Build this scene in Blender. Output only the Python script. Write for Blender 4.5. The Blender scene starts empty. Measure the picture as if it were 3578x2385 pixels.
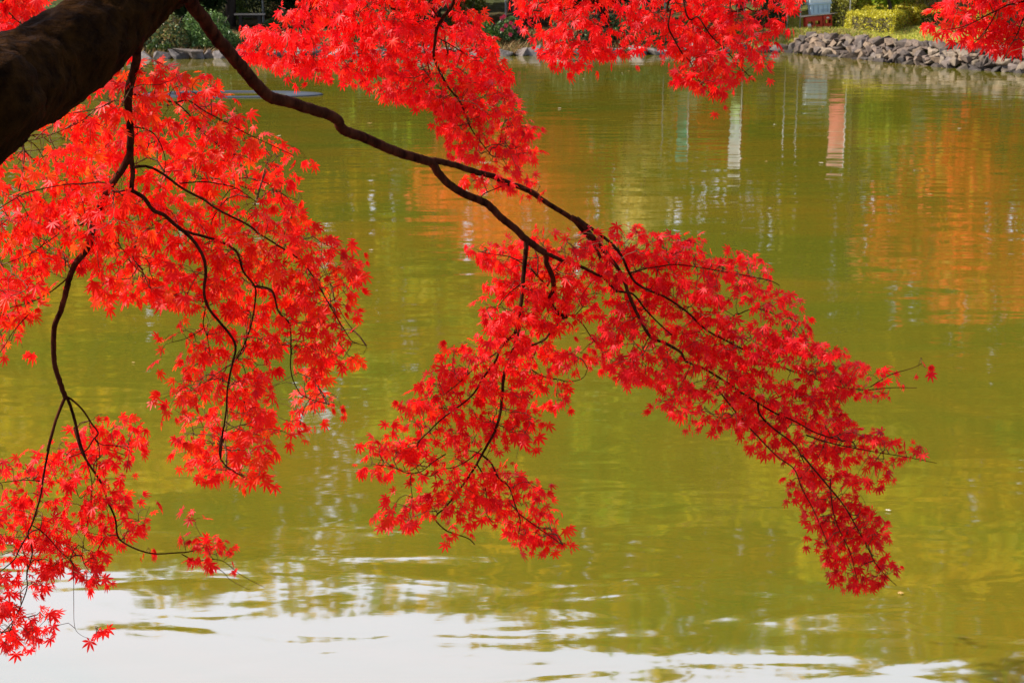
import bpy, bmesh, math, random
import numpy as np
from mathutils import Vector, Matrix

R = math.radians
rng = np.random.default_rng(7)
random.seed(7)
SC = bpy.context.scene
COL = SC.collection

# ------------------------------------------------------------------ camera
FPX = 5674.0                      # focal length in pixels of the 3578 px photograph
CXP, CYP = 1789.0, 1192.5
PITCH = math.atan((1192.5 + 175.0) / FPX)
CAM_Z = 2.6
cam_d = bpy.data.cameras.new("camera")
cam_d.sensor_width = 36.0
cam_d.lens = 36.0 * FPX / 3578.0
cam_d.clip_start = 0.1
cam_d.clip_end = 3000
cam_d.dof.use_dof = True
cam_d.dof.focus_distance = 5.0
cam_d.dof.aperture_fstop = 15.0
cam = bpy.data.objects.new("camera", cam_d)
COL.objects.link(cam)
cam.location = (0, 0, CAM_Z)
cam.rotation_euler = (math.pi / 2 - PITCH, 0, 0)
SC.camera = cam

# ------------------------------------------------------------------ sky + sun
SUN_AZ = R(-88)                   # measured from +Y towards +X
SUN_EL = R(43)
SUN_DIR = Vector((math.sin(SUN_AZ) * math.cos(SUN_EL), math.cos(SUN_AZ) * math.cos(SUN_EL), math.sin(SUN_EL)))
W = bpy.data.worlds.new("World")
SC.world = W
W.use_nodes = True
nt = W.node_tree
nt.nodes.clear()
w_out = nt.nodes.new("ShaderNodeOutputWorld")
w_bg = nt.nodes.new("ShaderNodeBackground")
w_bg.inputs[1].default_value = 0.1
w_sky = nt.nodes.new("ShaderNodeTexSky")
w_sky.sky_type = 'NISHITA'
w_sky.sun_disc = False
w_sky.sun_elevation = SUN_EL
w_sky.sun_rotation = SUN_AZ
w_tc = nt.nodes.new("ShaderNodeTexCoord")
w_dot = nt.nodes.new("ShaderNodeVectorMath"); w_dot.operation = 'DOT_PRODUCT'
w_dot.inputs[1].default_value = Vector((-0.05, 0.92, 0.40)).normalized()
w_mr = nt.nodes.new("ShaderNodeMapRange"); w_mr.interpolation_type = 'SMOOTHSTEP'
w_mr.inputs[1].default_value = 0.55; w_mr.inputs[2].default_value = 0.86
w_noise = nt.nodes.new("ShaderNodeTexNoise"); w_noise.inputs['Scale'].default_value = 2.2; w_noise.inputs['Detail'].default_value = 5
w_ncr = nt.nodes.new("ShaderNodeMapRange"); w_ncr.inputs[1].default_value = 0.3; w_ncr.inputs[2].default_value = 0.75
w_ncr.inputs[3].default_value = -0.25; w_ncr.inputs[4].default_value = 0.35
w_add = nt.nodes.new("ShaderNodeMath"); w_add.operation = 'ADD'; w_add.use_clamp = True
w_mix = nt.nodes.new("ShaderNodeMixRGB")
CLOUD = 17.5
w_mix.inputs[2].default_value = (CLOUD * 0.74, CLOUD * 0.79, CLOUD * 1.02, 1)
L = nt.links.new
L(w_tc.outputs['Generated'], w_dot.inputs[0]); L(w_dot.outputs['Value'], w_mr.inputs[0])
L(w_tc.outputs['Generated'], w_noise.inputs['Vector']); L(w_noise.outputs['Fac'], w_ncr.inputs[0])
L(w_mr.outputs[0], w_add.inputs[0]); L(w_ncr.outputs[0], w_add.inputs[1])
L(w_add.outputs[0], w_mix.inputs[0]); L(w_sky.outputs[0], w_mix.inputs[1])
L(w_mix.outputs[0], w_bg.inputs[0]); L(w_bg.outputs[0], w_out.inputs[0])

sun_d = bpy.data.lights.new("sun", 'SUN')
sun_d.energy = 5.0
sun_d.angle = R(0.5)
sun_d.color = (1.0, 0.94, 0.84)
sun = bpy.data.objects.new("sun", sun_d)
COL.objects.link(sun)
sun.rotation_euler = SUN_DIR.to_track_quat('Z', 'Y').to_euler()

SC.view_settings.view_transform = 'Standard'
SC.view_settings.look = 'None'
SC.view_settings.exposure = 0.72
SC.view_settings.gamma = 1.0
SC.view_settings.use_curve_mapping = False
SC.cycles.use_denoising = True
SC.cycles.max_bounces = 8
SC.cycles.transparent_max_bounces = 8

# ------------------------------------------------------------------ geometry of the view (used like a survey of the photo)
c_p, s_p = math.cos(PITCH), math.sin(PITCH)
def ray(x, y):
    X = (x - CXP) / FPX; Y = -(y - CYP) / FPX
    return np.array([X, c_p + Y * s_p, -s_p + Y * c_p])
CAMP = np.array([0.0, 0.0, CAM_Z])
def at(x, y, d):
    return CAMP + d * ray(x, y)
def at_z(x, y, z):
    r = ray(x, y)
    return CAMP + r * ((z - CAM_Z) / r[2])
def crop(s, ox, oy):
    return lambda *pts: [(ox + s * p[0], oy + s * p[1]) + tuple(p[2:]) for p in pts]
A = crop(.5102, 0, 0); B = crop(.5102, 1200, 0); C_ = crop(.5102, 2400, 0); D_ = crop(.5525, 0, 800)
E_ = crop(.6283, 0, 1400); F_ = crop(.5102, 1200, 700); G_ = crop(.5102, 1200, 1300); H_ = crop(.7013, 2200, 1000)
V_ = crop(1.5213, 0, 0); S_ = crop(1.0, 0, 0)

# ------------------------------------------------------------------ helpers
def tag(o, label=None, cat=None, group=None, kind=None):
    if label: o['label'] = label
    if cat: o['category'] = cat
    if group: o['group'] = group
    if kind: o['kind'] = kind
    return o
def empty(name, loc=(0, 0, 0), rotz=0.0):
    o = bpy.data.objects.new(name, None)
    o.empty_display_size = 0.2
    COL.objects.link(o); o.location = loc; o.rotation_euler = (0, 0, rotz)
    return o
def link(name, me, mat, parent=None):
    o = bpy.data.objects.new(name, me); COL.objects.link(o)
    if mat: me.materials.append(mat)
    if parent is not None: o.parent = parent
    return o
class MB:
    def __init__(s): s.v = []; s.f = []; s.c = []
    def add(s, vs, fs, col=(1, 1, 1)):
        n = len(s.v); s.v += [tuple(map(float, p)) for p in vs]; s.c += [col] * len(vs)
        s.f += [tuple(n + i for i in f) for f in fs]
    def box(s, c, size, rz=0.0, col=(1, 1, 1), taper=1.0, tilt=0.0):
        hx, hy, hz = size[0] / 2, size[1] / 2, size[2] / 2
        vs = []
        M = Matrix.Rotation(rz, 3, 'Z') @ Matrix.Rotation(tilt, 3, 'Y')
        for z, t in ((-hz, taper), (hz, 1.0)):
            for x, y in ((-hx, -hy), (hx, -hy), (hx, hy), (-hx, hy)):
                p = M @ Vector((x * t, y * t, z)); vs.append((p.x + c[0], p.y + c[1], p.z + c[2]))
        s.add(vs, [(3, 2, 1, 0), (4, 5, 6, 7), (0, 1, 5, 4), (1, 2, 6, 5), (2, 3, 7, 6), (3, 0, 4, 7)], col)
    def tube(s, pts, rads, n=8, col=(1, 1, 1), wob=0.0, cap=True):
        pts = [np.array(p, float) for p in pts]
        up = np.array([0.31, 0.2, 0.93]); vs = []; N = len(pts)
        prev = None
        for i, p in enumerate(pts):
            t = pts[min(i + 1, N - 1)] - pts[max(i - 1, 0)]
            t = t / (np.linalg.norm(t) + 1e-9)
            a = (prev - t * np.dot(prev, t)) if prev is not None else np.cross(t, up)
            if np.linalg.norm(a) < 1e-4: a = np.cross(t, np.array([1, 0, 0.1]))
            a /= np.linalg.norm(a); prev = a
            b = np.cross(t, a)
            for k in range(n):
                th = 2 * math.pi * k / n
                rr = rads[i] * (1 + wob * (random.random() - .5))
                vs.append(p + rr * (math.cos(th) * a + math.sin(th) * b))
        fs = [(i * n + k, i * n + (k + 1) % n, (i + 1) * n + (k + 1) % n, (i + 1) * n + k) for i in range(N - 1) for k in range(n)]
        if cap:
            fs.append(tuple(range(n - 1, -1, -1))); fs.append(tuple((N - 1) * n + k for k in range(n)))
        s.add(vs, fs, col)
    def build(s, name, mat, parent=None, smooth=False, bevel=0.0):
        me = bpy.data.meshes.new(name); me.from_pydata(s.v, [], s.f)
        ca = me.color_attributes.new("col", 'FLOAT_COLOR', 'POINT')
        ca.data.foreach_set("color", np.hstack([np.array(s.c, np.float32).reshape(-1, 3), np.ones((len(s.c), 1), np.float32)]).ravel())
        if smooth: me.polygons.foreach_set("use_smooth", np.ones(len(me.polygons), bool))
        me.update()
        o = link(name, me, mat, parent)
        if bevel > 0:
            m = o.modifiers.new("bevel", 'BEVEL'); m.width = bevel; m.segments = 2; m.limit_method = 'ANGLE'
        return o
def quad_mesh(name, V, Q, C, mat, parent=None, smooth=False):
    me = bpy.data.meshes.new(name)
    V = np.asarray(V, np.float32); Q = np.asarray(Q, np.int32); k = Q.shape[1]
    me.vertices.add(len(V)); me.vertices.foreach_set("co", V.ravel())
    me.loops.add(Q.size); me.loops.foreach_set("vertex_index", Q.ravel())
    me.polygons.add(len(Q))
    me.polygons.foreach_set("loop_start", np.arange(0, Q.size, k, dtype=np.int32))
    try: me.polygons.foreach_set("loop_total", np.full(len(Q), k, np.int32))
    except Exception: pass
    ca = me.color_attributes.new("col", 'FLOAT_COLOR', 'POINT')
    ca.data.foreach_set("color", np.hstack([np.asarray(C, np.float32), np.ones((len(V), 1), np.float32)]).ravel())
    if smooth: me.polygons.foreach_set("use_smooth", np.ones(len(Q), bool))
    me.update(calc_edges=True); me.validate()
    return link(name, me, mat, parent)
def unit(a): return a / (np.linalg.norm(a, axis=-1, keepdims=True) + 1e-9)
def smooth_line(pts, per=6):
    P = [np.array(p, float) for p in pts]; out = []
    n = len(P)
    for i in range(n - 1):
        p0, p1, p2, p3 = P[max(i - 1, 0)], P[i], P[i + 1], P[min(i + 2, n - 1)]
        for k in range(per):
            t = k / per
            out.append(.5 * ((2 * p1) + (-p0 + p2) * t + (2 * p0 - 5 * p1 + 4 * p2 - p3) * t * t + (-p0 + 3 * p1 - 3 * p2 + p3) * t ** 3))
    out.append(P[-1]); return out

# ------------------------------------------------------------------ materials
def mat_new(name):
    m = bpy.data.materials.new(name); m.use_nodes = True
    n = m.node_tree; b = n.nodes['Principled BSDF']
    return m, n, b
def mat_plain(name, col, rough=0.5, noise=0.15, scale=30.0, bump=0.0, metal=0.0):
    m, n, b = mat_new(name)
    tc = n.nodes.new("ShaderNodeTexCoord"); nz = n.nodes.new("ShaderNodeTexNoise")
    nz.inputs['Scale'].default_value = scale; nz.inputs['Detail'].default_value = 5
    n.links.new(tc.outputs['Object'], nz.inputs['Vector'])
    mx = n.nodes.new("ShaderNodeMixRGB")
    mx.inputs[1].default_value = (*[c * (1 - noise) for c in col], 1); mx.inputs[2].default_value = (*[min(1, c * (1 + noise)) for c in col], 1)
    n.links.new(nz.outputs['Fac'], mx.inputs[0]); n.links.new(mx.outputs[0], b.inputs['Base Color'])
    b.inputs['Roughness'].default_value = rough; b.inputs['Metallic'].default_value = metal
    if bump:
        bp = n.nodes.new("ShaderNodeBump"); bp.inputs['Strength'].default_value = 0.6; bp.inputs['Distance'].default_value = bump
        n.links.new(nz.outputs['Fac'], bp.inputs['Height']); n.links.new(bp.outputs[0], b.inputs['Normal'])
    return m
def mat_attr(name, rough=0.7, noise=0.2, scale=20.0, bump=0.0, spec=0.4):
    m, n, b = mat_new(name)
    at_ = n.nodes.new("ShaderNodeVertexColor"); at_.layer_name = "col"
    tc = n.nodes.new("ShaderNodeTexCoord"); nz = n.nodes.new("ShaderNodeTexNoise")
    nz.inputs['Scale'].default_value = scale; nz.inputs['Detail'].default_value = 6
    n.links.new(tc.outputs['Object'], nz.inputs['Vector'])
    mr = n.nodes.new("ShaderNodeMapRange"); mr.inputs[3].default_value = 1 - noise; mr.inputs[4].default_value = 1 + noise
    mr.inputs[1].default_value = 0.3; mr.inputs[2].default_value = 0.7
    n.links.new(nz.outputs['Fac'], mr.inputs[0])
    mx = n.nodes.new("ShaderNodeVectorMath"); mx.operation = 'SCALE'
    n.links.new(at_.outputs[0], mx.inputs[0]); n.links.new(mr.outputs[0], mx.inputs['Scale'])
    n.links.new(mx.outputs[0], b.inputs['Base Color'])
    b.inputs['Roughness'].default_value = rough; b.inputs['Specular IOR Level'].default_value = spec
    if bump:
        bp = n.nodes.new("ShaderNodeBump"); bp.inputs['Strength'].default_value = 0.8; bp.inputs['Distance'].default_value = bump
        n.links.new(nz.outputs['Fac'], bp.inputs['Height']); n.links.new(bp.outputs[0], b.inputs['Normal'])
    return m
def mat_leaf(name, trans=0.45, rough=0.45, back=None, spec=0.5, tgain=1.0):
    m, n, b = mat_new(name)
    at_ = n.nodes.new("ShaderNodeVertexColor"); at_.layer_name = "col"
    col = at_.outputs[0]
    if back is not None:                      # paler underside of the blade
        ge = n.nodes.new("ShaderNodeNewGeometry")
        mb = n.nodes.new("ShaderNodeMixRGB"); mb.inputs[2].default_value = (*back, 1)
        mu = n.nodes.new("ShaderNodeMath"); mu.operation = 'MULTIPLY'; mu.inputs[1].default_value = 0.35
        n.links.new(ge.outputs['Backfacing'], mu.inputs[0]); n.links.new(mu.outputs[0], mb.inputs[0])
        n.links.new(col, mb.inputs[1]); bcol = mb.outputs[0]
    else: bcol = col
    n.links.new(bcol, b.inputs['Base Color'])
    b.inputs['Roughness'].default_value = rough; b.inputs['Specular IOR Level'].default_value = spec
    tr = n.nodes.new("ShaderNodeBsdfTranslucent")
    g = n.nodes.new("ShaderNodeVectorMath"); g.operation = 'SCALE'; g.inputs['Scale'].default_value = tgain
    n.links.new(col, g.inputs[0]); n.links.new(g.outputs[0], tr.inputs['Color'])
    ms = n.nodes.new("ShaderNodeMixShader"); ms.inputs[0].default_value = trans
    n.links.new(b.outputs[0], ms.inputs[1]); n.links.new(tr.outputs[0], ms.inputs[2])
    n.links.new(ms.outputs[0], n.nodes['Material Output'].inputs[0])
    return m
def mat_bark(name, c1, c2, scale=9.0, bump=0.012, stretch=(1, 1, 0.25), rot=(0, 0, 0)):
    m, n, b = mat_new(name)
    tc = n.nodes.new("ShaderNodeTexCoord"); mp = n.nodes.new("ShaderNodeMapping"); mp.inputs['Scale'].default_value = stretch
    rt = n.nodes.new("ShaderNodeMapping"); rt.inputs['Rotation'].default_value = rot
    nz = n.nodes.new("ShaderNodeTexNoise"); nz.inputs['Scale'].default_value = scale; nz.inputs['Detail'].default_value = 9; nz.inputs['Roughness'].default_value = .65
    n.links.new(tc.outputs['Object'], rt.inputs[0]); n.links.new(rt.outputs[0], mp.inputs[0]); n.links.new(mp.outputs[0], nz.inputs['Vector'])
    cr = n.nodes.new("ShaderNodeValToRGB"); cr.color_ramp.elements[0].position = .35; cr.color_ramp.elements[1].position = .68
    cr.color_ramp.elements[0].color = (*c1, 1); cr.color_ramp.elements[1].color = (*c2, 1)
    n.links.new(nz.outputs['Fac'], cr.inputs[0]); n.links.new(cr.outputs[0], b.inputs['Base Color'])
    bp = n.nodes.new("ShaderNodeBump"); bp.inputs['Strength'].default_value = 0.9; bp.inputs['Distance'].default_value = bump
    n.links.new(nz.outputs['Fac'], bp.inputs['Height']); n.links.new(bp.outputs[0], b.inputs['Normal'])
    b.inputs['Roughness'].default_value = 0.9; b.inputs['Specular IOR Level'].default_value = 0.03
    return m
M_MAPLE = mat_leaf("maple_leaf", trans=0.6, rough=0.42, back=(0.88, 0.07, 0.08), tgain=1.22, spec=0.25)
M_FAR = mat_leaf("far_foliage", trans=0.45, rough=0.6, spec=0.25, tgain=1.15)
M_SHRUB = mat_leaf("shrub_leaf", trans=0.25, rough=0.45, spec=0.4)
M_GRASS = mat_leaf("grass_blade", trans=0.3, rough=0.6, spec=0.25)
M_BARK = mat_bark("maple_bark", (0.008, 0.0026, 0.0004), (0.045, 0.017, 0.0028), scale=26, bump=0.03, stretch=(.22, 1, 1), rot=(0, R(35), 0))
M_BARKS = mat_bark("maple_branch_bark", (0.014, 0.003, 0.002), (0.10, 0.028, 0.014), scale=40, bump=0.003)
M_TWIG = mat_bark("maple_twig_bark", (0.05, 0.02, 0.012), (0.22, 0.12, 0.06), scale=60, bump=0.0005)
M_FBARK = mat_bark("far_bark", (0.05, 0.035, 0.028), (0.16, 0.12, 0.1), scale=5, bump=0.03)
M_STONE = mat_attr("wall_stone", rough=0.85, noise=0.35, scale=14, bump=0.02)
M_GROUND = None

# ------------------------------------------------------------------ pond shape and ground
shore_px = [(-700, 210), (500, 207), (900, 202), (1400, 197), (1800, 195), (2300, 192), (2560, 187), (2716, 182), (2800, 189), (2880, 196), (3084, 217), (3334, 240), (3578, 257), (3900, 282)]
shore = [at_z(x, y, 0)[:2] for x, y in shore_px]
pond = np.array([(-34, 10), (-36, 25), (-26, 36)] + [tuple(p) for p in shore] + [(22, 26), (27, 18), (24, 8), (14, 4.0), (-14, 4.0), (-26, 4.5)])
def sdist(P):
    P = np.atleast_2d(np.asarray(P, float))
    a = pond; b = np.roll(pond, -1, 0)
    d = np.full(len(P), 1e9); inside = np.zeros(len(P), bool)
    for p, q in zip(a, b):
        e = q - p; w = P - p
        t = np.clip((w @ e) / (e @ e), 0, 1)
        d = np.minimum(d, np.linalg.norm(w - t[:, None] * e, axis=1))
        c1 = (p[1] <= P[:, 1]) != (q[1] <= P[:, 1])
        xs = p[0] + (P[:, 1] - p[1]) / (q[1] - p[1] + 1e-12) * e[0]
        inside ^= c1 & (P[:, 0] < xs)
    return np.where(inside, -d, d)
def sm(t): t = np.clip(t, 0, 1); return t * t * (3 - 2 * t)
def height(P):
    P = np.atleast_2d(np.asarray(P, float)); s = sdist(P)
    near = P[:, 1] < 12
    wallw = sm((P[:, 0] - 6.9) / 1.6) * (~near)
    z_l = -0.15 + 0.25 * sm((s + .15) / .35) + 0.33 * sm((s - .15) / 1.6)
    z_r = -0.4 + 0.90 * sm((s - 0.02) / .42)
    z = z_l * (1 - wallw) + z_r * wallw
    z = z + np.clip(s - 2, 0, 30) * 0.02 + np.clip(s - 17, 0, 40) * 0.30
    z = z + 0.025 * np.sin(P[:, 0] * 2.1 + P[:, 1]) * sm((s - .6) / 1) + 0.02 * np.sin(P[:, 0] * 5.3 - P[:, 1] * 3.7) * sm((s - .6) / 1)
    zn = -0.3 + 1.2 * sm((s + .3) / 1.9)
    z = np.where(near & (s > -0.6), zn, z)
    z = np.where(s < -0.05, np.minimum(z, -0.1 - 1.4 * sm(-s / 6)), z)
    return z
def ground_hit(x, y):
    r = ray(x, y)
    ts = np.linspace(20, 75, 1100); P = CAMP + ts[:, None] * r
    h = height(P[:, :2]); h = np.maximum(h, 0)
    k = np.argmax(P[:, 2] < h)
    return P[k]
xs = np.concatenate([[-420, -220, -120, -70, -50, -40], np.arange(-34, 30.1, .4), [36, 45, 60, 90, 150, 250, 420]])
ys = np.concatenate([[-250, -90, -40, -20, -12], np.arange(-8, 8, .4), np.arange(8, 32, 2), np.arange(32, 49, .2), np.arange(49, 70, 1.5), [76, 90, 120, 170, 260, 420, 700]])
GX, GY = np.meshgrid(xs, ys)
GP = np.stack([GX.ravel(), GY.ravel()], 1)
GZ = height(GP)
nx, ny = len(xs), len(ys)
idx = np.arange(nx * ny).reshape(ny, nx)
Q = np.stack([idx[:-1, :-1], idx[:-1, 1:], idx[1:, 1:], idx[1:, :-1]], -1).reshape(-1, 4)
right_w = sm((GP[:, 0] - 4.5) / 3)[:, None]
gc = np.array([0.06, 0.04, 0.018]) * (1 - right_w) + np.array([0.19, 0.19, 0.03]) * right_w
M_GROUND = mat_attr("bank_soil", rough=0.95, noise=0.45, scale=3.0, bump=0.03, spec=0.1)
hs_ = sm((sdist(GP) - 9) / 6)[:, None] * (GP[:, 1:2] > 12)
gc = gc * (1 - hs_) + np.array([.05, .055, .018]) * hs_
tag(quad_mesh("ground", np.column_stack([GP, GZ]), Q, gc, M_GROUND, smooth=True), kind='structure')

# ------------------------------------------------------------------ water
def mat_water():
    m, n, b = mat_new("pond_water")
    b.inputs['Base Color'].default_value = (0.128, 0.103, 0.006, 1)
    b.inputs['Roughness'].default_value = 0.04
    b.inputs['IOR'].default_value = 2.6
    tc = n.nodes.new("ShaderNodeTexCoord")
    def layer(scale, sx, sy, det, rough, dist=0.0):
        mp = n.nodes.new("ShaderNodeMapping"); mp.inputs['Scale'].default_value = (sx, sy, 1); mp.inputs['Rotation'].default_value = (0, 0, R(-6))
        n.links.new(tc.outputs['Object'], mp.inputs[0])
        nz = n.nodes.new("ShaderNodeTexNoise"); nz.inputs['Scale'].default_value = scale; nz.inputs['Detail'].default_value = det
        nz.inputs['Roughness'].default_value = rough; nz.inputs['Distortion'].default_value = dist
        n.links.new(mp.outputs[0], nz.inputs['Vector']); return nz.outputs['Fac']
    def math_(op, a, b_):
        k = n.nodes.new("ShaderNodeMath"); k.operation = op
        for i, q in enumerate((a, b_)):
            if isinstance(q, (int, float)): k.inputs[i].default_value = q
            else: n.links.new(q, k.inputs[i])
        return k.outputs[0]
    big = layer(1.0, 0.75, 1.6, 1.0, 0.4)
    mid = layer(2.3, 0.75, 1.7, 1.5, 0.45, 0.5)
    fine = layer(11.0, 0.6, 1.6, 2.0, 0.5)
    patch = layer(0.22, 1.0, 1.6, 2.0, 0.5)
    pr = n.nodes.new("ShaderNodeMapRange"); pr.inputs[1].default_value = 0.38; pr.inputs[2].default_value = 0.66; pr.inputs[3].default_value = 0.15; pr.inputs[4].default_value = 1.0
    n.links.new(patch, pr.inputs[0])
    h = math_('MULTIPLY', big, 0.0068)
    h = math_('ADD', h, math_('MULTIPLY', mid, 0.0030))
    h = math_('ADD', h, math_('MULTIPLY', math_('MULTIPLY', fine, 0.0004), pr.outputs[0]))
    alg = layer(0.55, 0.55, 1.0, 4.0, 0.6, 0.8)
    cr = n.nodes.new("ShaderNodeValToRGB"); cr.color_ramp.elements[0].position = .36; cr.color_ramp.elements[1].position = .66
    cr.color_ramp.elements[0].color = (.098, .098, .008, 1); cr.color_ramp.elements[1].color = (.150, .104, .008, 1)
    n.links.new(alg, cr.inputs[0]); n.links.new(cr.outputs[0], b.inputs['Base Color'])
    bp = n.nodes.new("ShaderNodeBump"); bp.inputs['Strength'].default_value = 1.0; bp.inputs['Distance'].default_value = 1.0
    n.links.new(h, bp.inputs['Height']); n.links.new(bp.outputs[0], b.inputs['Normal'])
    return m
me = bpy.data.meshes.new("pond_water")
me.from_pydata([(-60, 2, 0), (60, 2, 0), (60, 60, 0), (-60, 60, 0)], [], [(0, 1, 2, 3)])
tag(link("pond_water", me, mat_water()), kind='structure')

# ------------------------------------------------------------------ maple tree (foreground)
def to3(pts, d0, d1):
    """pts: source pixels (x, y[, r]); depth runs from d0 to d1 along the line"""
    P = np.array([p[:2] for p in pts], float)
    l = np.concatenate([[0], np.cumsum(np.linalg.norm(np.diff(P, axis=0), axis=1))]); l /= max(l[-1], 1e-6)
    return [at(p[0], p[1], d0 + (d1 - d0) * t) for p, t in zip(P, l)], [d0 + (d1 - d0) * t for t in l]
def branch_line(mb, nodes, pts, r0, r1, d0, d1, n=7, per=6, wob=0.08, collect=True):
    P, dep = to3(pts, d0, d1)
    S = smooth_line(P, per); N = len(S)
    rad = [(r0 + (r1 - r0) * (i / (N - 1)) ** 0.8) / FPX * (d0 + (d1 - d0) * i / (N - 1)) for i in range(N)]
    S = [s_ + rng.normal(0, .05, 3) * rad[i] for i, s_ in enumerate(S)]
    mb.tube(S, rad, n=n, wob=wob)
    if collect: nodes += S
    return S

LEAF_T = []
def leaf_template(droop, fold, spread):
    angs = [0, 36, -36, 74, -74, 118, -118]; lens = [1.0, .93, .93, .74, .74, .44, .44]
    order = sorted(range(7), key=lambda i: angs[i])
    V = [(0, 0.0, 0)]; Qs = []; tipw = [0.0]
    def z(r): return -droop * r * r
    for i in order:
        a = R(angs[i] * spread); l = lens[i]
        def pt(rr, da, zz=0):
            return (rr * math.sin(a + da), rr * math.cos(a + da), z(rr) + zz)
        sl = pt(.33 * l ** .4, -R(18)); wl = pt(l * .52, -R(12) / max(l, .6)); tp = pt(l, 0); wr = pt(l * .52, R(12) / max(l, .6)); sr = pt(.33 * l ** .4, R(18))
        al = pt(l * .76, -R(5.5) / max(l, .6)); ar = pt(l * .76, R(5.5) / max(l, .6))
        md = pt(l * .5, 0, fold * l)
        k = len(V); V += [sl, wl, tp, wr, sr, md, al, ar]; tipw += [0, .1, 1, .1, 0, 0.05, .45, .45]
        Qs += [(0, k, k + 1, k + 5), (k + 5, k + 1, k + 6, k + 2), (0, k + 5, k + 3, k + 4), (k + 5, k + 2, k + 7, k + 3)]
    V = np.array(V); T = []
    for q in Qs:
        T.append((q[0], q[2], q[1])); 
        if q[2] != q[3] and q[0] != q[3] : T.append((q[0], q[3], q[2]))
    T2 = []
    for t in T:
        if len(set(t)) == 3: T2.append(t)
    return V, np.array(T2), np.array(tipw)
for dr, fo, spd in ((.22, -.05, 1.0), (.42, -.07, .92), (.08, -.03, 1.05), (.7, -.09, .75), (.35, -.1, .6)):
    LEAF_T.append(leaf_template(dr, fo, spd))

def make_leaves(name, P, T, Nn, size, cols, mat, parent):
    n = len(P)
    t = unit(T); nn = unit(Nn - t * np.sum(Nn * t, 1, keepdims=True)); b = np.cross(t, nn)
    which = rng.choice(len(LEAF_T), n, p=[.34, .26, .2, .12, .08])
    Vs, Fs, Cs = [], [], []; off = 0
    for k, (LV, LQ, tw) in enumerate(LEAF_T):
        sel = np.where(which == k)[0]
        if len(sel) == 0: continue
        sx = size[sel] * rng.uniform(.66, 1.05, len(sel)); sy = size[sel]
        v = (P[sel][:, None, :] + (sx[:, None] * LV[None, :, 0])[..., None] * b[sel][:, None, :]
             + (sy[:, None] * LV[None, :, 1])[..., None] * t[sel][:, None, :] + (sy[:, None] * LV[None, :, 2])[..., None] * nn[sel][:, None, :])
        c = cols[sel][:, None, :] * (1 - .55 * tw[None, :, None]) + .55 * tw[None, :, None] * (cols[sel][:, None, :] * np.array([1.0, 1.6, 1.2]) + np.array([.05, .03, 0.0]))
        M = len(LV)
        Fs.append((LQ[None] + (off + np.arange(len(sel)) * M)[:, None, None]).reshape(-1, 3))
        Vs.append(v.reshape(-1, 3)); Cs.append(c.reshape(-1, 3)); off += M * len(sel)
    return quad_mesh(name, np.vstack(Vs), np.vstack(Fs), np.vstack(Cs), mat, parent)

def in_poly(P, poly):
    poly = np.asarray(poly, float); ins = np.zeros(len(P), bool)
    j = len(poly) - 1
    for i in range(len(poly)):
        a, b_ = poly[i], poly[j]
        c = (a[1] > P[:, 1]) != (b_[1] > P[:, 1])
        xi = (b_[0] - a[0]) * (P[:, 1] - a[1]) / (b_[1] - a[1] + 1e-12) + a[0]
        ins ^= c & (P[:, 0] < xi); j = i
    return ins
def lumps(P, s, seed):
    r = np.random.default_rng(seed); v = np.zeros(len(P))
    for _ in range(7):
        a = r.uniform(0, 6.28); k = s * r.uniform(.6, 1.6)
        v += np.sin((P[:, 0] * math.cos(a) + P[:, 1] * math.sin(a)) * k + r.uniform(0, 6.28))
    return v / 7 ** .5
PAL = {
    'red': [((.82, .008, .008), 6), ((.74, .005, .012), 3), ((.85, .03, .006), 1), ((.6, .005, .014), .6)],
    'orange': [((.85, .016, .005), 5), ((.86, .05, .006), 2.0), ((.80, .008, .008), 5), ((.88, .10, .008), .25)],
    'crimson': [((.80, .006, .010), 5), ((.70, .005, .014), 2.0), ((.84, .009, .010), 3), ((.5, .006, .016), .4)],
}
def pick(pal, n):
    cs = np.array([p[0] for p in PAL[pal]]); w = np.array([p[1] for p in PAL[pal]]); w = w / w.sum()
    c = cs[rng.choice(len(cs), n, p=w)] * rng.uniform(.82, 1.15, (n, 1))
    return np.clip(c, 0, .9)

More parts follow.
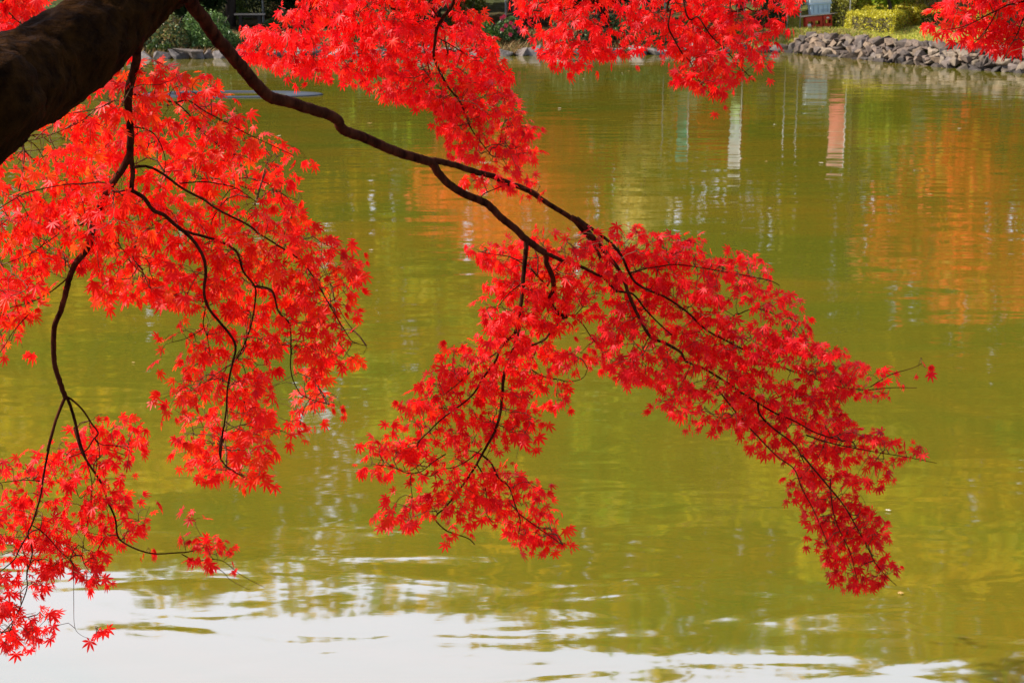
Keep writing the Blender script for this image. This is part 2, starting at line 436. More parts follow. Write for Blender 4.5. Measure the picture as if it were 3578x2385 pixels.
def grow(nodes, polys, holes, n_anchor, depth_sd, pal, parent, seed, size=(.05, .066), lpa=3, bare=(), lump=0.35, dshift=0.0, dens=None):
    """twigs and leaves of one spray: anchors fill the outline, twigs join them to the branch"""
    sk = np.array(nodes)
    # pixel + depth of the skeleton
    rel = sk - CAMP
    dep = rel[:, 1] * c_p - rel[:, 2] * s_p
    px = CXP + FPX * rel[:, 0] / dep; py = CYP - FPX * (rel[:, 1] * s_p + rel[:, 2] * c_p) / dep
    allp = []
    for poly in polys:
        po = np.array(poly); lo, hi = po.min(0), po.max(0)
        area = .5 * abs(np.dot(po[:, 0], np.roll(po[:, 1], 1)) - np.dot(po[:, 1], np.roll(po[:, 0], 1)))
        allp.append((po, lo, hi, area))
    tot = sum(a[3] for a in allp); pts = []
    for po, lo, hi, area in allp:
        want = max(3, int(n_anchor * area / tot)); got = np.zeros((0, 2)); tries = 0
        while len(got) < want and tries < 60:
            q = rng.uniform(lo, hi, (want * 3, 2)); ok = in_poly(q, po)
            for h in holes: ok &= ~in_poly(q, np.array(h))
            ok &= (rng.uniform(-1.6, 1.6, len(q)) * (1 - lump) + lumps(q, .022, seed) * lump * 2.2) > -0.7
            got = np.vstack([got, q[ok]]); tries += 1
        pts.append(got[:want])
    pts = np.vstack(pts); pts = pts + rng.normal(0, 13, pts.shape) * (rng.uniform(0, 1, (len(pts), 1)) < .45) + np.array([0, -15.0])
    ph = 2 * math.pi * (pts[:, 1] - .28 * pts[:, 0] + 14 * lumps(pts, .01, seed + 9)) / 84.0
    pts[:, 1] -= 11.5 * np.sin(ph)
    n = len(pts)
    D2 = (pts[:, None, 0] - px[None]) ** 2 + (pts[:, None, 1] - py[None]) ** 2
    near = np.argmin(D2, 1); pd = np.sqrt(D2[np.arange(n), near])
    layer = lumps(pts, .012, seed + 5)
    depth = dep[near] + .05 + dshift + rng.normal(0, depth_sd, n) * np.clip(.25 + pd / 150, 0, 1) + layer * depth_sd * .6
    anc = np.array([at(p[0], p[1], d) for p, d in zip(pts, depth)])
    order = np.argsort(pd + rng.uniform(0, 30, n))
    cap_n = len(sk) + n * 5
    NP = np.zeros((cap_n, 3)); NL = np.zeros(cap_n); PAR = np.full(cap_n, -1); cnt = np.zeros(cap_n)
    m = len(sk); NP[:m] = sk; K0 = m
    tips = []
    for i in order:
        a = anc[i]; d = np.linalg.norm(NP[:m] - a, axis=1) + .35 * NL[:m]
        # prefer parents that lie on the branch side (above / inward)
        j = int(np.argmin(d)); base = NP[j]; seg = a - base; ln = np.linalg.norm(seg)
        k = 2 if ln < .06 else (3 if ln < .15 else 4)
        side = rng.normal(0, .10 * ln, 3); last = j
        for q in range(1, k + 1):
            t = q / k
            p = base + seg * t + side * math.sin(math.pi * t) + np.array([0, 0, .10 * ln]) * math.sin(math.pi * t)
            NP[m] = p; PAR[m] = last; NL[m] = NL[last] + ln / k; last = m; m += 1
        tips.append(last)
    for i in range(m - 1, K0 - 1, -1):
        cnt[i] += 1
        if PAR[i] >= K0: cnt[PAR[i]] += cnt[i]
    # twig geometry
    ii = np.arange(K0, m); pp = PAR[ii]
    a0 = NP[pp]; a1 = NP[ii]
    ri = .00065 * (cnt[ii] / 3.0) ** .38 + .00025; rp = np.where(pp >= K0, .00065 * (np.maximum(cnt[pp], 1) / 3.0) ** .38 + .00025, ri * 1.15)
    rp = np.minimum(rp, ri * 1.5)
    t = unit(a1 - a0); u = unit(np.cross(t, np.array([.3, .9, .2]))); w = np.cross(t, u)
    ring = []
    for (c0, rr) in ((a0, rp), (a1, ri)):
        for k in range(3):
            th = 2.094 * k; ring.append(c0 + rr[:, None] * (math.cos(th) * u + math.sin(th) * w))
    RV = np.stack(ring, 1).reshape(-1, 3); bi = np.arange(len(ii)) * 6
    FQ = np.concatenate([np.stack([bi + k, bi + (k + 1) % 3, bi + 3 + (k + 1) % 3, bi + 3 + k], 1) for k in range(3)])
    quad_mesh("twigs", RV, FQ, np.ones((len(RV), 3)), M_TWIG, parent, smooth=True)
    # leaves
    P, T, Nn, sz = [], [], [], []
    for tip in tips:
        a = NP[tip]; g = NP[tip] - NP[PAR[tip]]; g = g / (np.linalg.norm(g) + 1e-9)
        skip = False
        if len(bare):
            r_ = a - CAMP; dd = r_[1] * c_p - r_[2] * s_p
            q = np.array([[CXP + FPX * r_[0] / dd, CYP - FPX * (r_[1] * s_p + r_[2] * c_p) / dd]])
            skip = any(in_poly(q, np.array(bp))[0] for bp in bare)
        if skip: continue
        sdv = np.cross(g, rng.normal(0, 1, 3)); sdv /= np.linalg.norm(sdv) + 1e-9
        for k in range(lpa):
            dv = (g * .9, g * .3 + sdv, g * .3 - sdv, g * .5 + np.cross(g, sdv), g * .5 - np.cross(g, sdv))[k % 5]
            dv = dv + rng.normal(0, .3, 3); dv /= np.linalg.norm(dv)
            pet = rng.uniform(.010, .034)
            P.append(a + dv * pet + np.array([0, 0, -.004]))
            T.append(dv * .65 + np.array([0, -.1, -.72]) + rng.normal(0, .28, 3))
            Nn.append(np.array([-.14, -.34, .78]) + rng.normal(0, .40, 3))
            sz.append(rng.uniform(*size) * rng.choice([1, 1, 1, .8, .62]))
    P, T, Nn, sz = map(np.array, (P, T, Nn, sz))
    make_leaves("foliage", P, T, Nn, sz * rng.uniform(.42, .64, len(P)), pick(pal, len(P)), M_MAPLE, parent)
    return len(P)

BASE = (-2.1, 2.75, float(height([(-2.1, 2.75)])[0]) - .05)
maple = empty("maple_tree", BASE)
tag(maple, "red leaved maple leaning over the pond with a thick dark limb and drooping sprays", "tree")
def child(mb, name, mat, smooth=True, parent=maple):
    o = mb.build(name, mat, parent, smooth)
    if parent is maple: o.location = (-BASE[0], -BASE[1], -BASE[2])
    return o

# trunk and limb
mb = MB(); limb_px = [(-260, 810, 372), (-80, 680, 355), (95, 568, 342), (265, 490, 330), (515, 330, 297), (665, 215, 284), (860, 15, 268), (1060, -150, 245), (1350, -230, 222)]
limb_px = [(x * .5102, y * .5102, r * .5102) for x, y, r in limb_px]
lp = []; lr = []
for i, (x, y, r) in enumerate(limb_px):
    d = 3.28 + .09 * i; lp.append(at(x, y, d)); lr.append(r / FPX * d)
first = lp[0]
trunk_pts = [np.array([BASE[0], BASE[1], BASE[2] - .2]), np.array([BASE[0] + .03, 2.78, BASE[2] + .25]), np.array([-1.85, 2.9, 1.45]), np.array([-1.58, 3.03, 1.88])]
trunk_r = [.26, .18, .145, .135]
top_pts = [at(1000, -420, 4.1), at(1350, -640, 4.5), at(1750, -640, 4.9), at(2250, -560, 5.2), at(2800, -500, 5.4), at(3300, -380, 5.4), at(3700, -280, 5.3)]
S1 = smooth_line(trunk_pts + lp, 14); kf = np.linspace(0, len(trunk_r + lr) - 1, len(S1))
rr = [float(v) for v in np.interp(kf, np.arange(len(trunk_r + lr)), trunk_r + lr)]
rr = list(np.convolve(np.pad(rr, 8, mode='edge'), np.ones(17) / 17, 'valid'))
mb.tube(S1, rr, n=56, wob=0.0)
sv = np.array(mb.v); ring_n = 56; cen_ = np.repeat(np.array(S1), ring_n, 0); dv_ = sv - cen_; rl = np.linalg.norm(dv_, axis=1, keepdims=True)
th_ = np.tile(np.arange(ring_n) * 2 * math.pi / ring_n, len(S1)); sl_ = np.repeat(np.arange(len(S1)), ring_n) * .1
dis = .015 * np.sin(3 * th_ + sl_ * 1.3) + .025 * np.sin(7 * th_ - sl_ * 2.1 + 1) + .025 * np.sin(13 * th_ + sl_ * 3.0 + np.sin(sl_ * 4)) + .008 * np.sin(sl_ * 9 + 2 * th_) + rng.normal(0, .008, len(sv))
mb.v = [tuple(p) for p in (cen_ + dv_ * (1 + dis[:, None]))]
trunk = child(mb, "trunk", M_BARK)
mb = MB(); S2 = smooth_line([lp[-2], lp[-1]] + top_pts, 6)
mb.tube(S2, list(np.linspace(lr[-1] * .8, .018, len(S2))), n=14, wob=.08)
topn = list(S2)
child(mb, "bough", M_BARKS)

def new_branch():
    return MB(), []
def finish(mb, nodes, *a, **k):
    o = child(mb, "branch", M_BARKS)
    return grow(nodes, *a, parent=o, **k)

# --- right bough and its forks
mb, nd = new_branch()
bl = lambda *a, **k: branch_line(mb, nd, *a, **k)
bl(A((1290, -30), (1320, 40), (1400, 140), (1480, 262), (1560, 350), (1650, 455), (1740, 565), (1850, 665), (1960, 693), (2100, 738), (2240, 783), (2310, 822)) + B((0, 890), (150, 947), (300, 1013), (420, 1058), (530, 1090), (600, 1110)), 26, 15.5, 3.88, 4.7, n=16, wob=.04)
bl(B((590, 1105), (640, 1102), (760, 1130), (900, 1175), (1030, 1210), (1120, 1250), (1220, 1285), (1300, 1325), (1400, 1395), (1510, 1460), (1590, 1515)), 12, 8.5, 4.7, 5.05, n=10)
bl(B((590, 1100), (625, 1140), (650, 1185), (720, 1260), (830, 1330), (930, 1370), (1000, 1410), (1080, 1490), (1170, 1560)) + F_((1240, 258), (1310, 310), (1380, 360)), 15, 12, 4.7, 4.95, n=10)
child(mb, "branch", M_BARKS)
# small spray on the upper fork
mb, nd = new_branch()
bl(B((930, 1372), (960, 1330), (1050, 1290), (1120, 1262)), 2.6, 1.6, 4.8, 4.85, n=5)
bl(B((1220, 1285), (1290, 1300), (1340, 1330), (1350, 1370)), 2.6, 1.6, 4.9, 4.85, n=5)
finish(mb, nd, [V_((1062, 412), (1085, 402), (1130, 404), (1165, 408), (1200, 425), (1225, 420), (1240, 440), (1230, 462), (1212, 440), (1180, 438), (1150, 446), (1110, 440), (1080, 428))], [], 26, .03, 'red', seed=3, lpa=2)
# --- middle hanging sprays (from the lower fork)
mb, nd = new_branch()
bl(F_((1250, 285), (1250, 330), (1240, 440), (1230, 560), (1220, 680), (1205, 780), (1195, 900), (1165, 1020), (1110, 1160), (1095, 1230), (1085, 1350), (1075, 1450), (1045, 1560)) + G_((1020, 440), (950, 560), (900, 650), (840, 740), (760, 850), (690, 930), (640, 975), (630, 1010), (700, 1080), (780, 1110), (860, 1140), (900, 1180)), 9, 1.6, 4.9, 5.05, n=8)
bl(F_((1190, 770), (1188, 850), (1165, 920), (1080, 1000), (1040, 1100), (960, 1210), (900, 1310), (830, 1380), (680, 1490)) + G_((590, 400), (520, 470), (500, 510)), 6, 1.6, 4.98, 4.9, n=6)
bl(F_((1180, 930), (1120, 960), (1050, 1040), (920, 1130), (800, 1240), (690, 1330)), 3.6, 1.5, 4.98, 4.85, n=5)
bl(F_((1220, 850), (1190, 930), (1120, 1100)), 3.6, 1.5, 4.98, 5.1, n=5)
bl(G_((700, 560), (620, 610), (530, 680), (440, 690), (330, 645), (200, 630)), 2.4, 1.3, 4.95, 4.85, n=5)
bl(G_((950, 520), (870, 590), (760, 650), (660, 665), (600, 710), (520, 690)), 2.2, 1.3, 5.0, 4.9, n=5)
bl(G_((940, 560), (1010, 620), (1060, 720), (1130, 780), (1170, 890), (1210, 1010), (1200, 1100)), 4, 1.5, 5.02, 5.1, n=5)
bl(G_((1205, 970), (1300, 1040), (1400, 1110), (1500, 1180)), 2.2, 1.4, 5.08, 5.12, n=5)
bl(G_((915, 630), (950, 690), (960, 730), (980, 850), (975, 950), (1020, 1030)), 3, 1.4, 5.03, 5.08, n=5)
bl(F_((1290, 300), (1380, 360), (1390, 430), (1430, 520), (1440, 610), (1415, 670), (1440, 740), (1490, 780), (1530, 795)), 10, 7.5, 4.95, 5.15, n=8)
bl(F_((1530, 795), (1500, 810), (1440, 870), (1380, 950), (1320, 980), (1250, 1010), (1190, 1042)), 6.5, 2.2, 5.15, 5.2, n=7)
bl(F_((1325, 975), (1310, 1050), (1288, 1085)), 4, 1.8, 5.19, 5.2, n=5)
bl(F_((1520, 790), (1570, 790), (1640, 850), (1700, 940), (1760, 1000)), 3, 1.5, 5.15, 5.2, n=5)
bl(F_((1285, 470), (1340, 530), (1400, 585)), 3, 2, 5.0, 5.1, n=5)
bl(F_((1290, 1160), (1370, 1205), (1470, 1225), (1550, 1240), (1640, 1215), (1672, 1150)), 2.4, 1.2, 5.1, 5.1, n=5)
bl(F_((1230, 560), (1130, 640), (1060, 720), (980, 735)), 2.4, 1.2, 4.95, 4.9, n=5)
bl(F_((1240, 440), (1150, 390), (1040, 370), (920, 350)), 2.4, 1.2, 4.95, 4.9, n=5)
mid_poly = V_((1070, 576), (1130, 562), (1195, 556), (1228, 540), (1262, 545), (1330, 562), (1405, 560), (1400, 690), (1335, 735), (1335, 790), (1345, 835), (1300, 868), (1308, 935), (1270, 930), (1232, 890), (1240, 1000), (1228, 1033), (1165, 1008), (1140, 1050), (1185, 1085), (1250, 1112), (1262, 1155), (1265, 1195), (1310, 1265), (1255, 1268), (1195, 1262), (1150, 1205), (1060, 1178), (1092, 1248), (1035, 1232), (1000, 1185), (925, 1210), (846, 1190), (925, 1152), (1005, 1130), (1040, 1082), (960, 1088), (910, 1092), (870, 1086), (790, 1094), (830, 1048), (905, 985), (950, 900), (1000, 850), (1060, 795), (1140, 765), (1092, 718), (1130, 655), (1122, 612))
finish(mb, nd, [mid_poly], [V_((1100, 1030), (1130, 1010), (1150, 1060), (1060, 1090)), V_((1010, 1020), (1035, 1050), (1000, 1070), (960, 1040)), V_((1160, 745), (1185, 700), (1175, 770)), V_((1300, 735), (1340, 735), (1330, 790), (1260, 800))], 1150, .12, 'red', seed=11, lpa=2)
# --- right spray
mb, nd = new_branch()
bl(F_((1500, 130 - 50), (1560, 120), (1640, 210), (1720, 310), (1760, 395)), 8, 5, 5.0, 5.05, n=7)
bl(F_((1560, 115), (1620, 150), (1700, 240), (1790, 350), (1840, 410), (1900, 500), (1930, 570), (1960, 660), (2020, 790), (2100, 930), (2200, 975), (2310, 1040)) + H_((280, 372), (380, 415), (470, 470), (560, 530), (640, 580), (720, 628), (820, 670), (930, 730), (1060, 770)), 9.5, 1.8, 5.0, 5.3, n=8)
bl(F_((1600, 120), (1655, 162), (1760, 235), (1850, 310), (1910, 390), (1955, 490), (2000, 560), (2080, 610), (2200, 660), (2350, 760)) + H_((380, 215), (490, 275), (600, 330), (700, 375), (790, 415), (900, 450), (1040, 500), (1180, 515), (1300, 505), (1430, 505)), 6.5, 1.2, 5.03, 5.35, n=7)
bl(H_((1200, 500), (1300, 440), (1400, 410), (1455, 385)), 1.8, 1.1, 5.33, 5.35, n=5)
bl(F_((1310, 310), (1380, 360), (1430, 380), (1520, 420), (1620, 450), (1740, 510), (1800, 545), (1870, 620), (1980, 640), (2080, 760), (2190, 870), (2250, 920)), 9, 2, 4.95, 5.15, n=7)
bl(F_((1960, 500), (2060, 470), (2180, 450), (2340, 445)) + V_((1750, 640), (1790, 655)), 3, 1.5, 5.1, 5.2, n=5)
bl(H_((640, 580), (650, 640), (720, 710), (800, 770), (840, 815), (870, 880)), 4.2, 2, 5.2, 5.15, n=6)
bl(H_((430, 500), (540, 640), (640, 750), (740, 850), (820, 910), (860, 1010), (910, 1100), (950, 1190), (990, 1290)), 3.2, 1.6, 5.15, 5.1, n=6)
bl(H_((860, 840), (960, 960), (1060, 1080), (1120, 1180), (1180, 1290), (1240, 1400), (1330, 1490)), 4, 1.3, 5.2, 5.15, n=6)
bl(H_((1000, 960), (1010, 1100), (1040, 1200), (1100, 1330), (1130, 1450)), 2.4, 1.3, 5.2, 5.1, n=5)
bl(H_((880, 740), (1000, 780), (1200, 820), (1380, 850), (1530, 880)), 2.8, 1.1, 5.25, 5.3, n=5)
bl(H_((540, 140), (620, 110), (700, 130), (790, 180)), 2.4, 1.2, 5.2, 5.25, n=5)
bl(H_((690, 580), (780, 540), (900, 560), (1050, 560)), 2.4, 1.2, 5.25, 5.3, n=5)
right_poly = V_((1335, 565), (1425, 548), (1470, 534), (1530, 542), (1600, 572), (1650, 602), (1720, 602), (1788, 638), (1745, 652), (1805, 692), (1832, 742), (1868, 800), (1905, 815), (1950, 845), (2035, 856), (2085, 885), (2040, 915), (1995, 930), (1955, 905), (1900, 915), (1945, 975), (2030, 1012), (2080, 1035), (2155, 1045), (2160, 1072), (2100, 1058), (2030, 1050), (2060, 1095), (2000, 1130), (1955, 1128), (1990, 1175), (2030, 1215), (2020, 1268), (2058, 1325), (2025, 1328), (1990, 1360), (1945, 1345), (1905, 1300), (1855, 1258), (1872, 1210), (1838, 1150), (1802, 1148), (1832, 1090), (1800, 1042), (1722, 1028), (1700, 992), (1655, 1000), (1562, 962), (1505, 940), (1520, 892), (1440, 880), (1380, 858), (1352, 800), (1400, 742), (1380, 645))
finish(mb, nd, [right_poly, V_((2110, 830), (2128, 828), (2128, 845), (2112, 845)), V_((1880, 785), (1915, 795), (1920, 810), (1890, 805))], [V_((1660, 640), (1700, 645), (1690, 685), (1650, 675)), V_((1690, 690), (1730, 700), (1720, 725), (1690, 715)), V_((1370, 700), (1410, 690), (1400, 740), (1360, 770)), V_((1700, 1035), (1760, 1030), (1800, 1080), (1780, 1090))], 1700, .14, 'crimson', seed=23, lpa=2)

# --- left hanging bough
mb, nd = new_branch()
bl(A((960, 240), (945, 330), (920, 480), (885, 600), (880, 760), (895, 920), (892, 1060)), 17, 12.5, 3.75, 4.05, n=12, wob=.1)
bl(A((892, 1050), (830, 1170), (740, 1300), (680, 1430), (640, 1530)) + D_((560, 110), (480, 215), (440, 310), (410, 430), (380, 530), (345, 610), (340, 720), (345, 850), (380, 970), (415, 1065)), 12.5, 8.5, 4.05, 4.35, n=11, wob=.16)
child(mb, "branch", M_BARKS)
mb, nd = new_branch()
bl(A((890, 1040), (905, 1120), (910, 1200), (905, 1300), (980, 1350), (1050, 1440), (1120, 1470), (1190, 1530)) + D_((1220, 70), (1290, 190), (1300, 290), (1290, 400), (1320, 500), (1400, 600), (1470, 690), (1490, 760), (1470, 850), (1440, 1000), (1430, 1150), (1400, 1340), (1395, 1448)) + E_((1240, 170), (1225, 320), (1350, 420), (1450, 440)), 9.5, 1.5, 4.05, 4.55, n=8)
bl(D_((1130, 0), (1170, 15), (1300, 50), (1420, 90), (1500, 150), (1540, 270), (1610, 360), (1615, 440), (1590, 600), (1540, 740), (1490, 830)), 6, 2, 4.2, 4.5, n=7)
bl(D_((1610, 360), (1720, 390), (1760, 520), (1830, 600), (1840, 750), (1840, 900), (1880, 1010), (1930, 1060), (2080, 1110)), 4, 1.3, 4.4, 4.6, n=6)
bl(A((920, 1145), (1000, 1140), (1100, 1180), (1250, 1290), (1400, 1370), (1500, 1440), (1700, 1540)) + D_((1640, 30), (1800, 130), (1900, 200), (1980, 300), (2050, 420), (2130, 560), (2180, 640), (2230, 710), (2315, 738)), 5.5, 1.2, 4.05, 4.6, n=7)
bl(A((900, 640), (980, 660), (1090, 680), (1200, 700), (1290, 690), (1400, 760), (1550, 840), (1700, 920), (1850, 990), (2000, 1060)), 4.2, 1.2, 3.95, 4.3, n=6)
bl(A((1200, 700), (1290, 780), (1360, 880), (1450, 960), (1600, 1060)), 3, 1.3, 4.05, 4.3, n=5)
bl(A((910, 870), (1010, 890), (1080, 950), (1130, 1080), (1125, 1180)), 2.6, 1.5, 4.0, 4.2, n=5)
bl(A((1230, 1255), (1390, 1245), (1500, 1260), (1620, 1290), (1750, 1380)), 2.8, 1.3, 4.15, 4.4, n=5)
bl(A((905, 1300), (850, 1305), (780, 1312), (700, 1250), (560, 1260), (440, 1265), (200, 1315), (80, 1375), (-40, 1450)), 4.2, 1.6, 4.05, 4.0, n=6)
bl(A((860, 700), (780, 690), (680, 740), (500, 775), (400, 778)), 2.4, 1.2, 3.95, 4.1, n=5)
bl(A((620, 780), (520, 850), (300, 940), (150, 970)), 2.2, 1.2, 4.05, 4.2, n=5)
bl(A((880, 1310), (850, 1420), (820, 1530)) + D_((750, 0), (760, 110), (840, 190), (900, 260)), 2.6, 1.2, 4.1, 4.4, n=5)
bl(A((640, 1510), (560, 1540), (480, 1550)) + D_((330, 60), (180, 160), (0, 230)), 3, 1.4, 4.2, 4.1, n=5)
bl(D_((450, 290), (330, 390), (200, 460), (60, 500), (-40, 560)), 3, 1.3, 4.25, 4.1, n=5)
bl(D_((180, 540), (90, 640), (40, 720), (0, 780)), 2, 1.1, 4.15, 4.1, n=5)
bl(D_((1300, 500), (1285, 600), (1310, 680), (1330, 800)), 2.4, 1.2, 4.4, 4.45, n=5)
bl(D_((1285, 630), (1180, 690), (1090, 715)), 1.8, 1.1, 4.42, 4.4, n=5)
up_poly = V_((305, 160), (345, 132), (400, 168), (470, 192), (520, 242), (600, 292), (660, 347), (712, 370), (690, 382), (652, 392), (680, 452), (700, 492), (750, 522), (742, 545), (800, 552), (842, 595), (812, 630), (828, 690), (800, 730), (812, 780), (832, 835), (800, 868), (742, 880), (788, 958), (722, 968), (670, 1018), (642, 985), (602, 962), (638, 1075), (638, 1120), (560, 1098), (482, 1112), (392, 1075), (420, 1002), (382, 955), (348, 933), (400, 880), (432, 840), (442, 792), (480, 762), (470, 712), (400, 700), (330, 690), (262, 690), (197, 680), (212, 640), (240, 602), (190, 620), (130, 652), (100, 702), (50, 730), (20, 775), (-60, 800), (-60, 400), (60, 330), (150, 272), (200, 232))
finish(mb, nd, [up_poly, V_((368, 800), (392, 790), (390, 808)), V_((405, 770), (435, 758), (430, 775)), V_((5, 800), (55, 800), (55, 822), (0, 815))], [V_((640, 880), (670, 860), (690, 920), (640, 950)), V_((130, 620), (60, 690), (110, 690)), V_((540, 850), (560, 840), (560, 900), (545, 900))], 1800, .20, 'orange', seed=31, lpa=2, dshift=.10, size=(.052, .071))
# --- lower left sprays
mb, nd = new_branch()
bl(D_((415, 1060), (400, 1090), (360, 1190), (330, 1290), (300, 1400)) + E_((300, 150), (270, 270), (240, 430), (225, 530), (180, 680), (155, 740), (180, 840), (150, 960), (150, 1040), (110, 1150), (60, 1240), (5, 1290)), 6.5, 1.5, 4.35, 4.5, n=7)
bl(E_((157, 740), (110, 820), (80, 880), (0, 950), (-60, 1000)), 3.5, 1.6, 4.42, 4.4, n=5)
bl(D_((412, 1055), (435, 1090), (470, 1200), (500, 1330), (540, 1448)) + E_((415, 150), (450, 270), (500, 360), (560, 450), (600, 560), (640, 650), (655, 750), (700, 795), (790, 835), (870, 850), (960, 845), (1050, 838), (1130, 815)), 6, 2, 4.35, 4.7, n=7)
bl(E_((1010, 850), (1090, 890), (1160, 880), (1240, 890), (1330, 960), (1420, 1010), (1470, 1035)), 2, .8, 4.68, 4.75, n=5)
bl(E_((1180, 910), (1240, 950), (1290, 1000), (1390, 1050)), 1.5, .7, 4.7, 4.75, n=5)
bl(D_((415, 1058), (450, 1075), (520, 1140), (580, 1230), (620, 1287), (590, 1330), (540, 1400), (440, 1440)), 4.5, 2, 4.35, 4.45, n=6)
bl(D_((600, 1320), (640, 1360), (740, 1370), (820, 1400)), 2.2, 1.2, 4.43, 4.5, n=5)
bl(D_((600, 1330), (625, 1370), (628, 1448)) + E_((540, 330), (520, 450), (450, 540), (420, 480)), 2, 1.2, 4.43, 4.5, n=5)
bl(E_((480, 330), (510, 450), (500, 600), (470, 750), (455, 860)), 1.8, 1.0, 4.48, 4.5, n=5)
bl(E_((180, 690), (250, 740), (330, 830), (400, 900), (410, 960), (410, 1100), (415, 1250), (450, 1300), (520, 1325), (570, 1310)), 2.2, .4, 4.42, 4.5, n=5)
bl(E_((225, 445), (120, 440), (0, 455)), 2.4, 1.4, 4.42, 4.4, n=5)
low_poly = V_((-40, 1062), (100, 1052), (150, 1012), (200, 972), (250, 962), (308, 982), (348, 1038), (292, 1048), (272, 1070), (300, 1110), (338, 1150), (350, 1218), (330, 1228), (290, 1238), (270, 1268), (222, 1275), (255, 1345), (182, 1348), (165, 1310), (110, 1330), (90, 1398), (140, 1430), (112, 1475), (22, 1492), (-30, 1450))
finish(mb, nd, [low_poly, V_((408, 1240), (430, 1205), (470, 1198), (520, 1235), (546, 1270), (530, 1290), (480, 1300), (450, 1300), (440, 1265)), V_((335, 1268), (372, 1270), (368, 1295), (340, 1285)), V_((208, 1445), (238, 1448), (240, 1462), (212, 1462))], [V_((0, 1150), (120, 1140), (190, 1120), (210, 1150), (100, 1160)), V_((280, 1060), (290, 1110), (240, 1080))], 520, .14, 'red', seed=41, lpa=2, dshift=.05)

# --- sprays hanging in from above the frame
mb, nd = new_branch()
bl(S_((1500, -600), (1600, -250)) + B((760, -20), (690, 110), (640, 200), (625, 300), (620, 390), (660, 490), (720, 600), (800, 700), (850, 830), (900, 920), (1000, 1050)), 9, 1.5, 4.7, 5.45, n=8)
bl(S_((1600, -250)) + B((595, -10), (610, 60), (640, 110), (680, 180), (700, 300), (715, 370)), 5, 2, 4.92, 5.4, n=6)
bl(S_((1350, -640), (1300, -250)) + B((290, 10), (420, 70), (530, 150), (620, 240), (720, 300), (820, 360)), 5, 1.6, 4.5, 5.4, n=6)
bl(B((595, 30), (560, 110), (540, 200), (545, 300), (570, 400), (600, 540)), 4, 1.6, 5.3, 5.4, n=6)
bl(S_((1150, -520), (1200, -280)) + A((2100, -20), (2070, 90), (1940, 205), (1800, 300), (1700, 390)), 5, 1.4, 4.25, 5.35, n=6)
bl(A((2060, 60), (2058, 210), (2070, 300)) , 2.8, 1.2, 5.1, 5.3, n=5)
bl(B((30, 150), (60, 260), (75, 390)), 2, 1.2, 5.4, 5.4, n=5)
bl(B((320, 20), (200, 50), (60, 110), (-100, 200)), 2.6, 1.2, 5.3, 5.4, n=5)
top_poly = V_((545, 70), (580, 72), (645, 62), (690, 5), (700, -60), (1050, -60), (1065, 5), (1090, 60), (1130, 122), (1178, 180), (1168, 240), (1218, 292), (1222, 330), (1222, 388), (1190, 408), (1142, 388), (1052, 350), (1010, 302), (985, 252), (902, 228), (872, 202), (760, 180), (690, 178), (642, 168), (592, 168), (562, 150), (556, 105))
finish(mb, nd, [top_poly], [V_((700, 60), (690, 40), (720, 20))], 1500, .16, 'red', seed=51, lpa=2)
mb, nd = new_branch()
bl(S_((2250, -550), (2100, -250)) + B((1730, -20), (1800, 110), (1840, 200), (1870, 290)), 6, 1.5, 5.2, 5.35, n=7)
bl(B((1745, 70), (1690, 140), (1600, 240), (1570, 330), (1500, 430)), 3, 1.3, 5.3, 5.35, n=5)
bl(B((1670, -20), (1580, 50), (1440, 75), (1300, 70)), 3, 1.3, 5.2, 5.3, n=5)
bl(S_((2500, -500)) + B((2235, -20), (2240, 80), (2225, 180), (2270, 280), (2330, 380)) + C_((20, 420), (80, 550), (160, 640)), 4.5, 1.4, 5.1, 5.2, n=6)
bl(S_((2330, -545)) + C_((-20, 30), (80, 120), (160, 240), (250, 330), (380, 470), (460, 560)), 4, 1.3, 5.24, 5.25, n=6)
bl(S_((2700, -515)) + C_((300, -20), (410, 55), (480, 80), (620, 70), (720, 50)), 4, 1.4, 5.36, 5.2, n=6)
tr_poly = V_((1172, 5), (1190, -60), (1860, -60), (1838, 30), (1792, 58), (1768, 100), (1778, 150), (1798, 198), (1752, 220), (1692, 190), (1652, 228), (1602, 208), (1542, 190), (1560, 130), (1532, 110), (1482, 120), (1402, 130), (1342, 150), (1282, 152), (1242, 112), (1202, 82), (1192, 42))
finish(mb, nd, [tr_poly], [V_((1530, 90), (1545, 60), (1560, 100)), V_((1440, 40), (1460, 20), (1480, 50)), V_((1690, 170), (1720, 140), (1740, 190))], 1000, .15, 'red', seed=61, lpa=2)
mb, nd = new_branch()
bl(S_((3300, -380), (3650, -120)) + C_((2400, -10), (2309, 10), (2200, 35), (2100, 85), (1900, 180), (1750, 205)), 6, 1.3, 5.35, 4.9, n=6)
bl(C_((2340, 40), (2300, 140), (2260, 240), (2200, 340), (2170, 420)), 3, 1.3, 5.1, 4.9, n=5)
bl(C_((2120, 80), (2080, 160), (2020, 240), (1960, 300)), 2.4, 1.2, 5.0, 4.9, n=5)
finish(mb, nd, [V_((2190, 5), (2200, -60), (2420, -60), (2420, 118), (2312, 122), (2255, 100), (2202, 88), (2162, 86), (2105, 66), (2160, 44))], [], 330, .1, 'red', seed=71, lpa=2, size=(.055, .074))
mb, nd = new_branch()
bl(S_((540, -80), (300, -300)) + A((20, -60), (40, 10), (60, 80), (120, 145), (200, 190)), 5, 1.5, 3.95, 4.9, n=6)
bl(A((62, 75), (0, 100), (-80, 140)), 2.4, 1.2, 4.8, 4.9, n=5)
finish(mb, nd, [V_((-50, -50), (108, -50), (100, 30), (92, 42), (40, 72), (-40, 118))], [], 230, .1, 'red', seed=81, lpa=2)

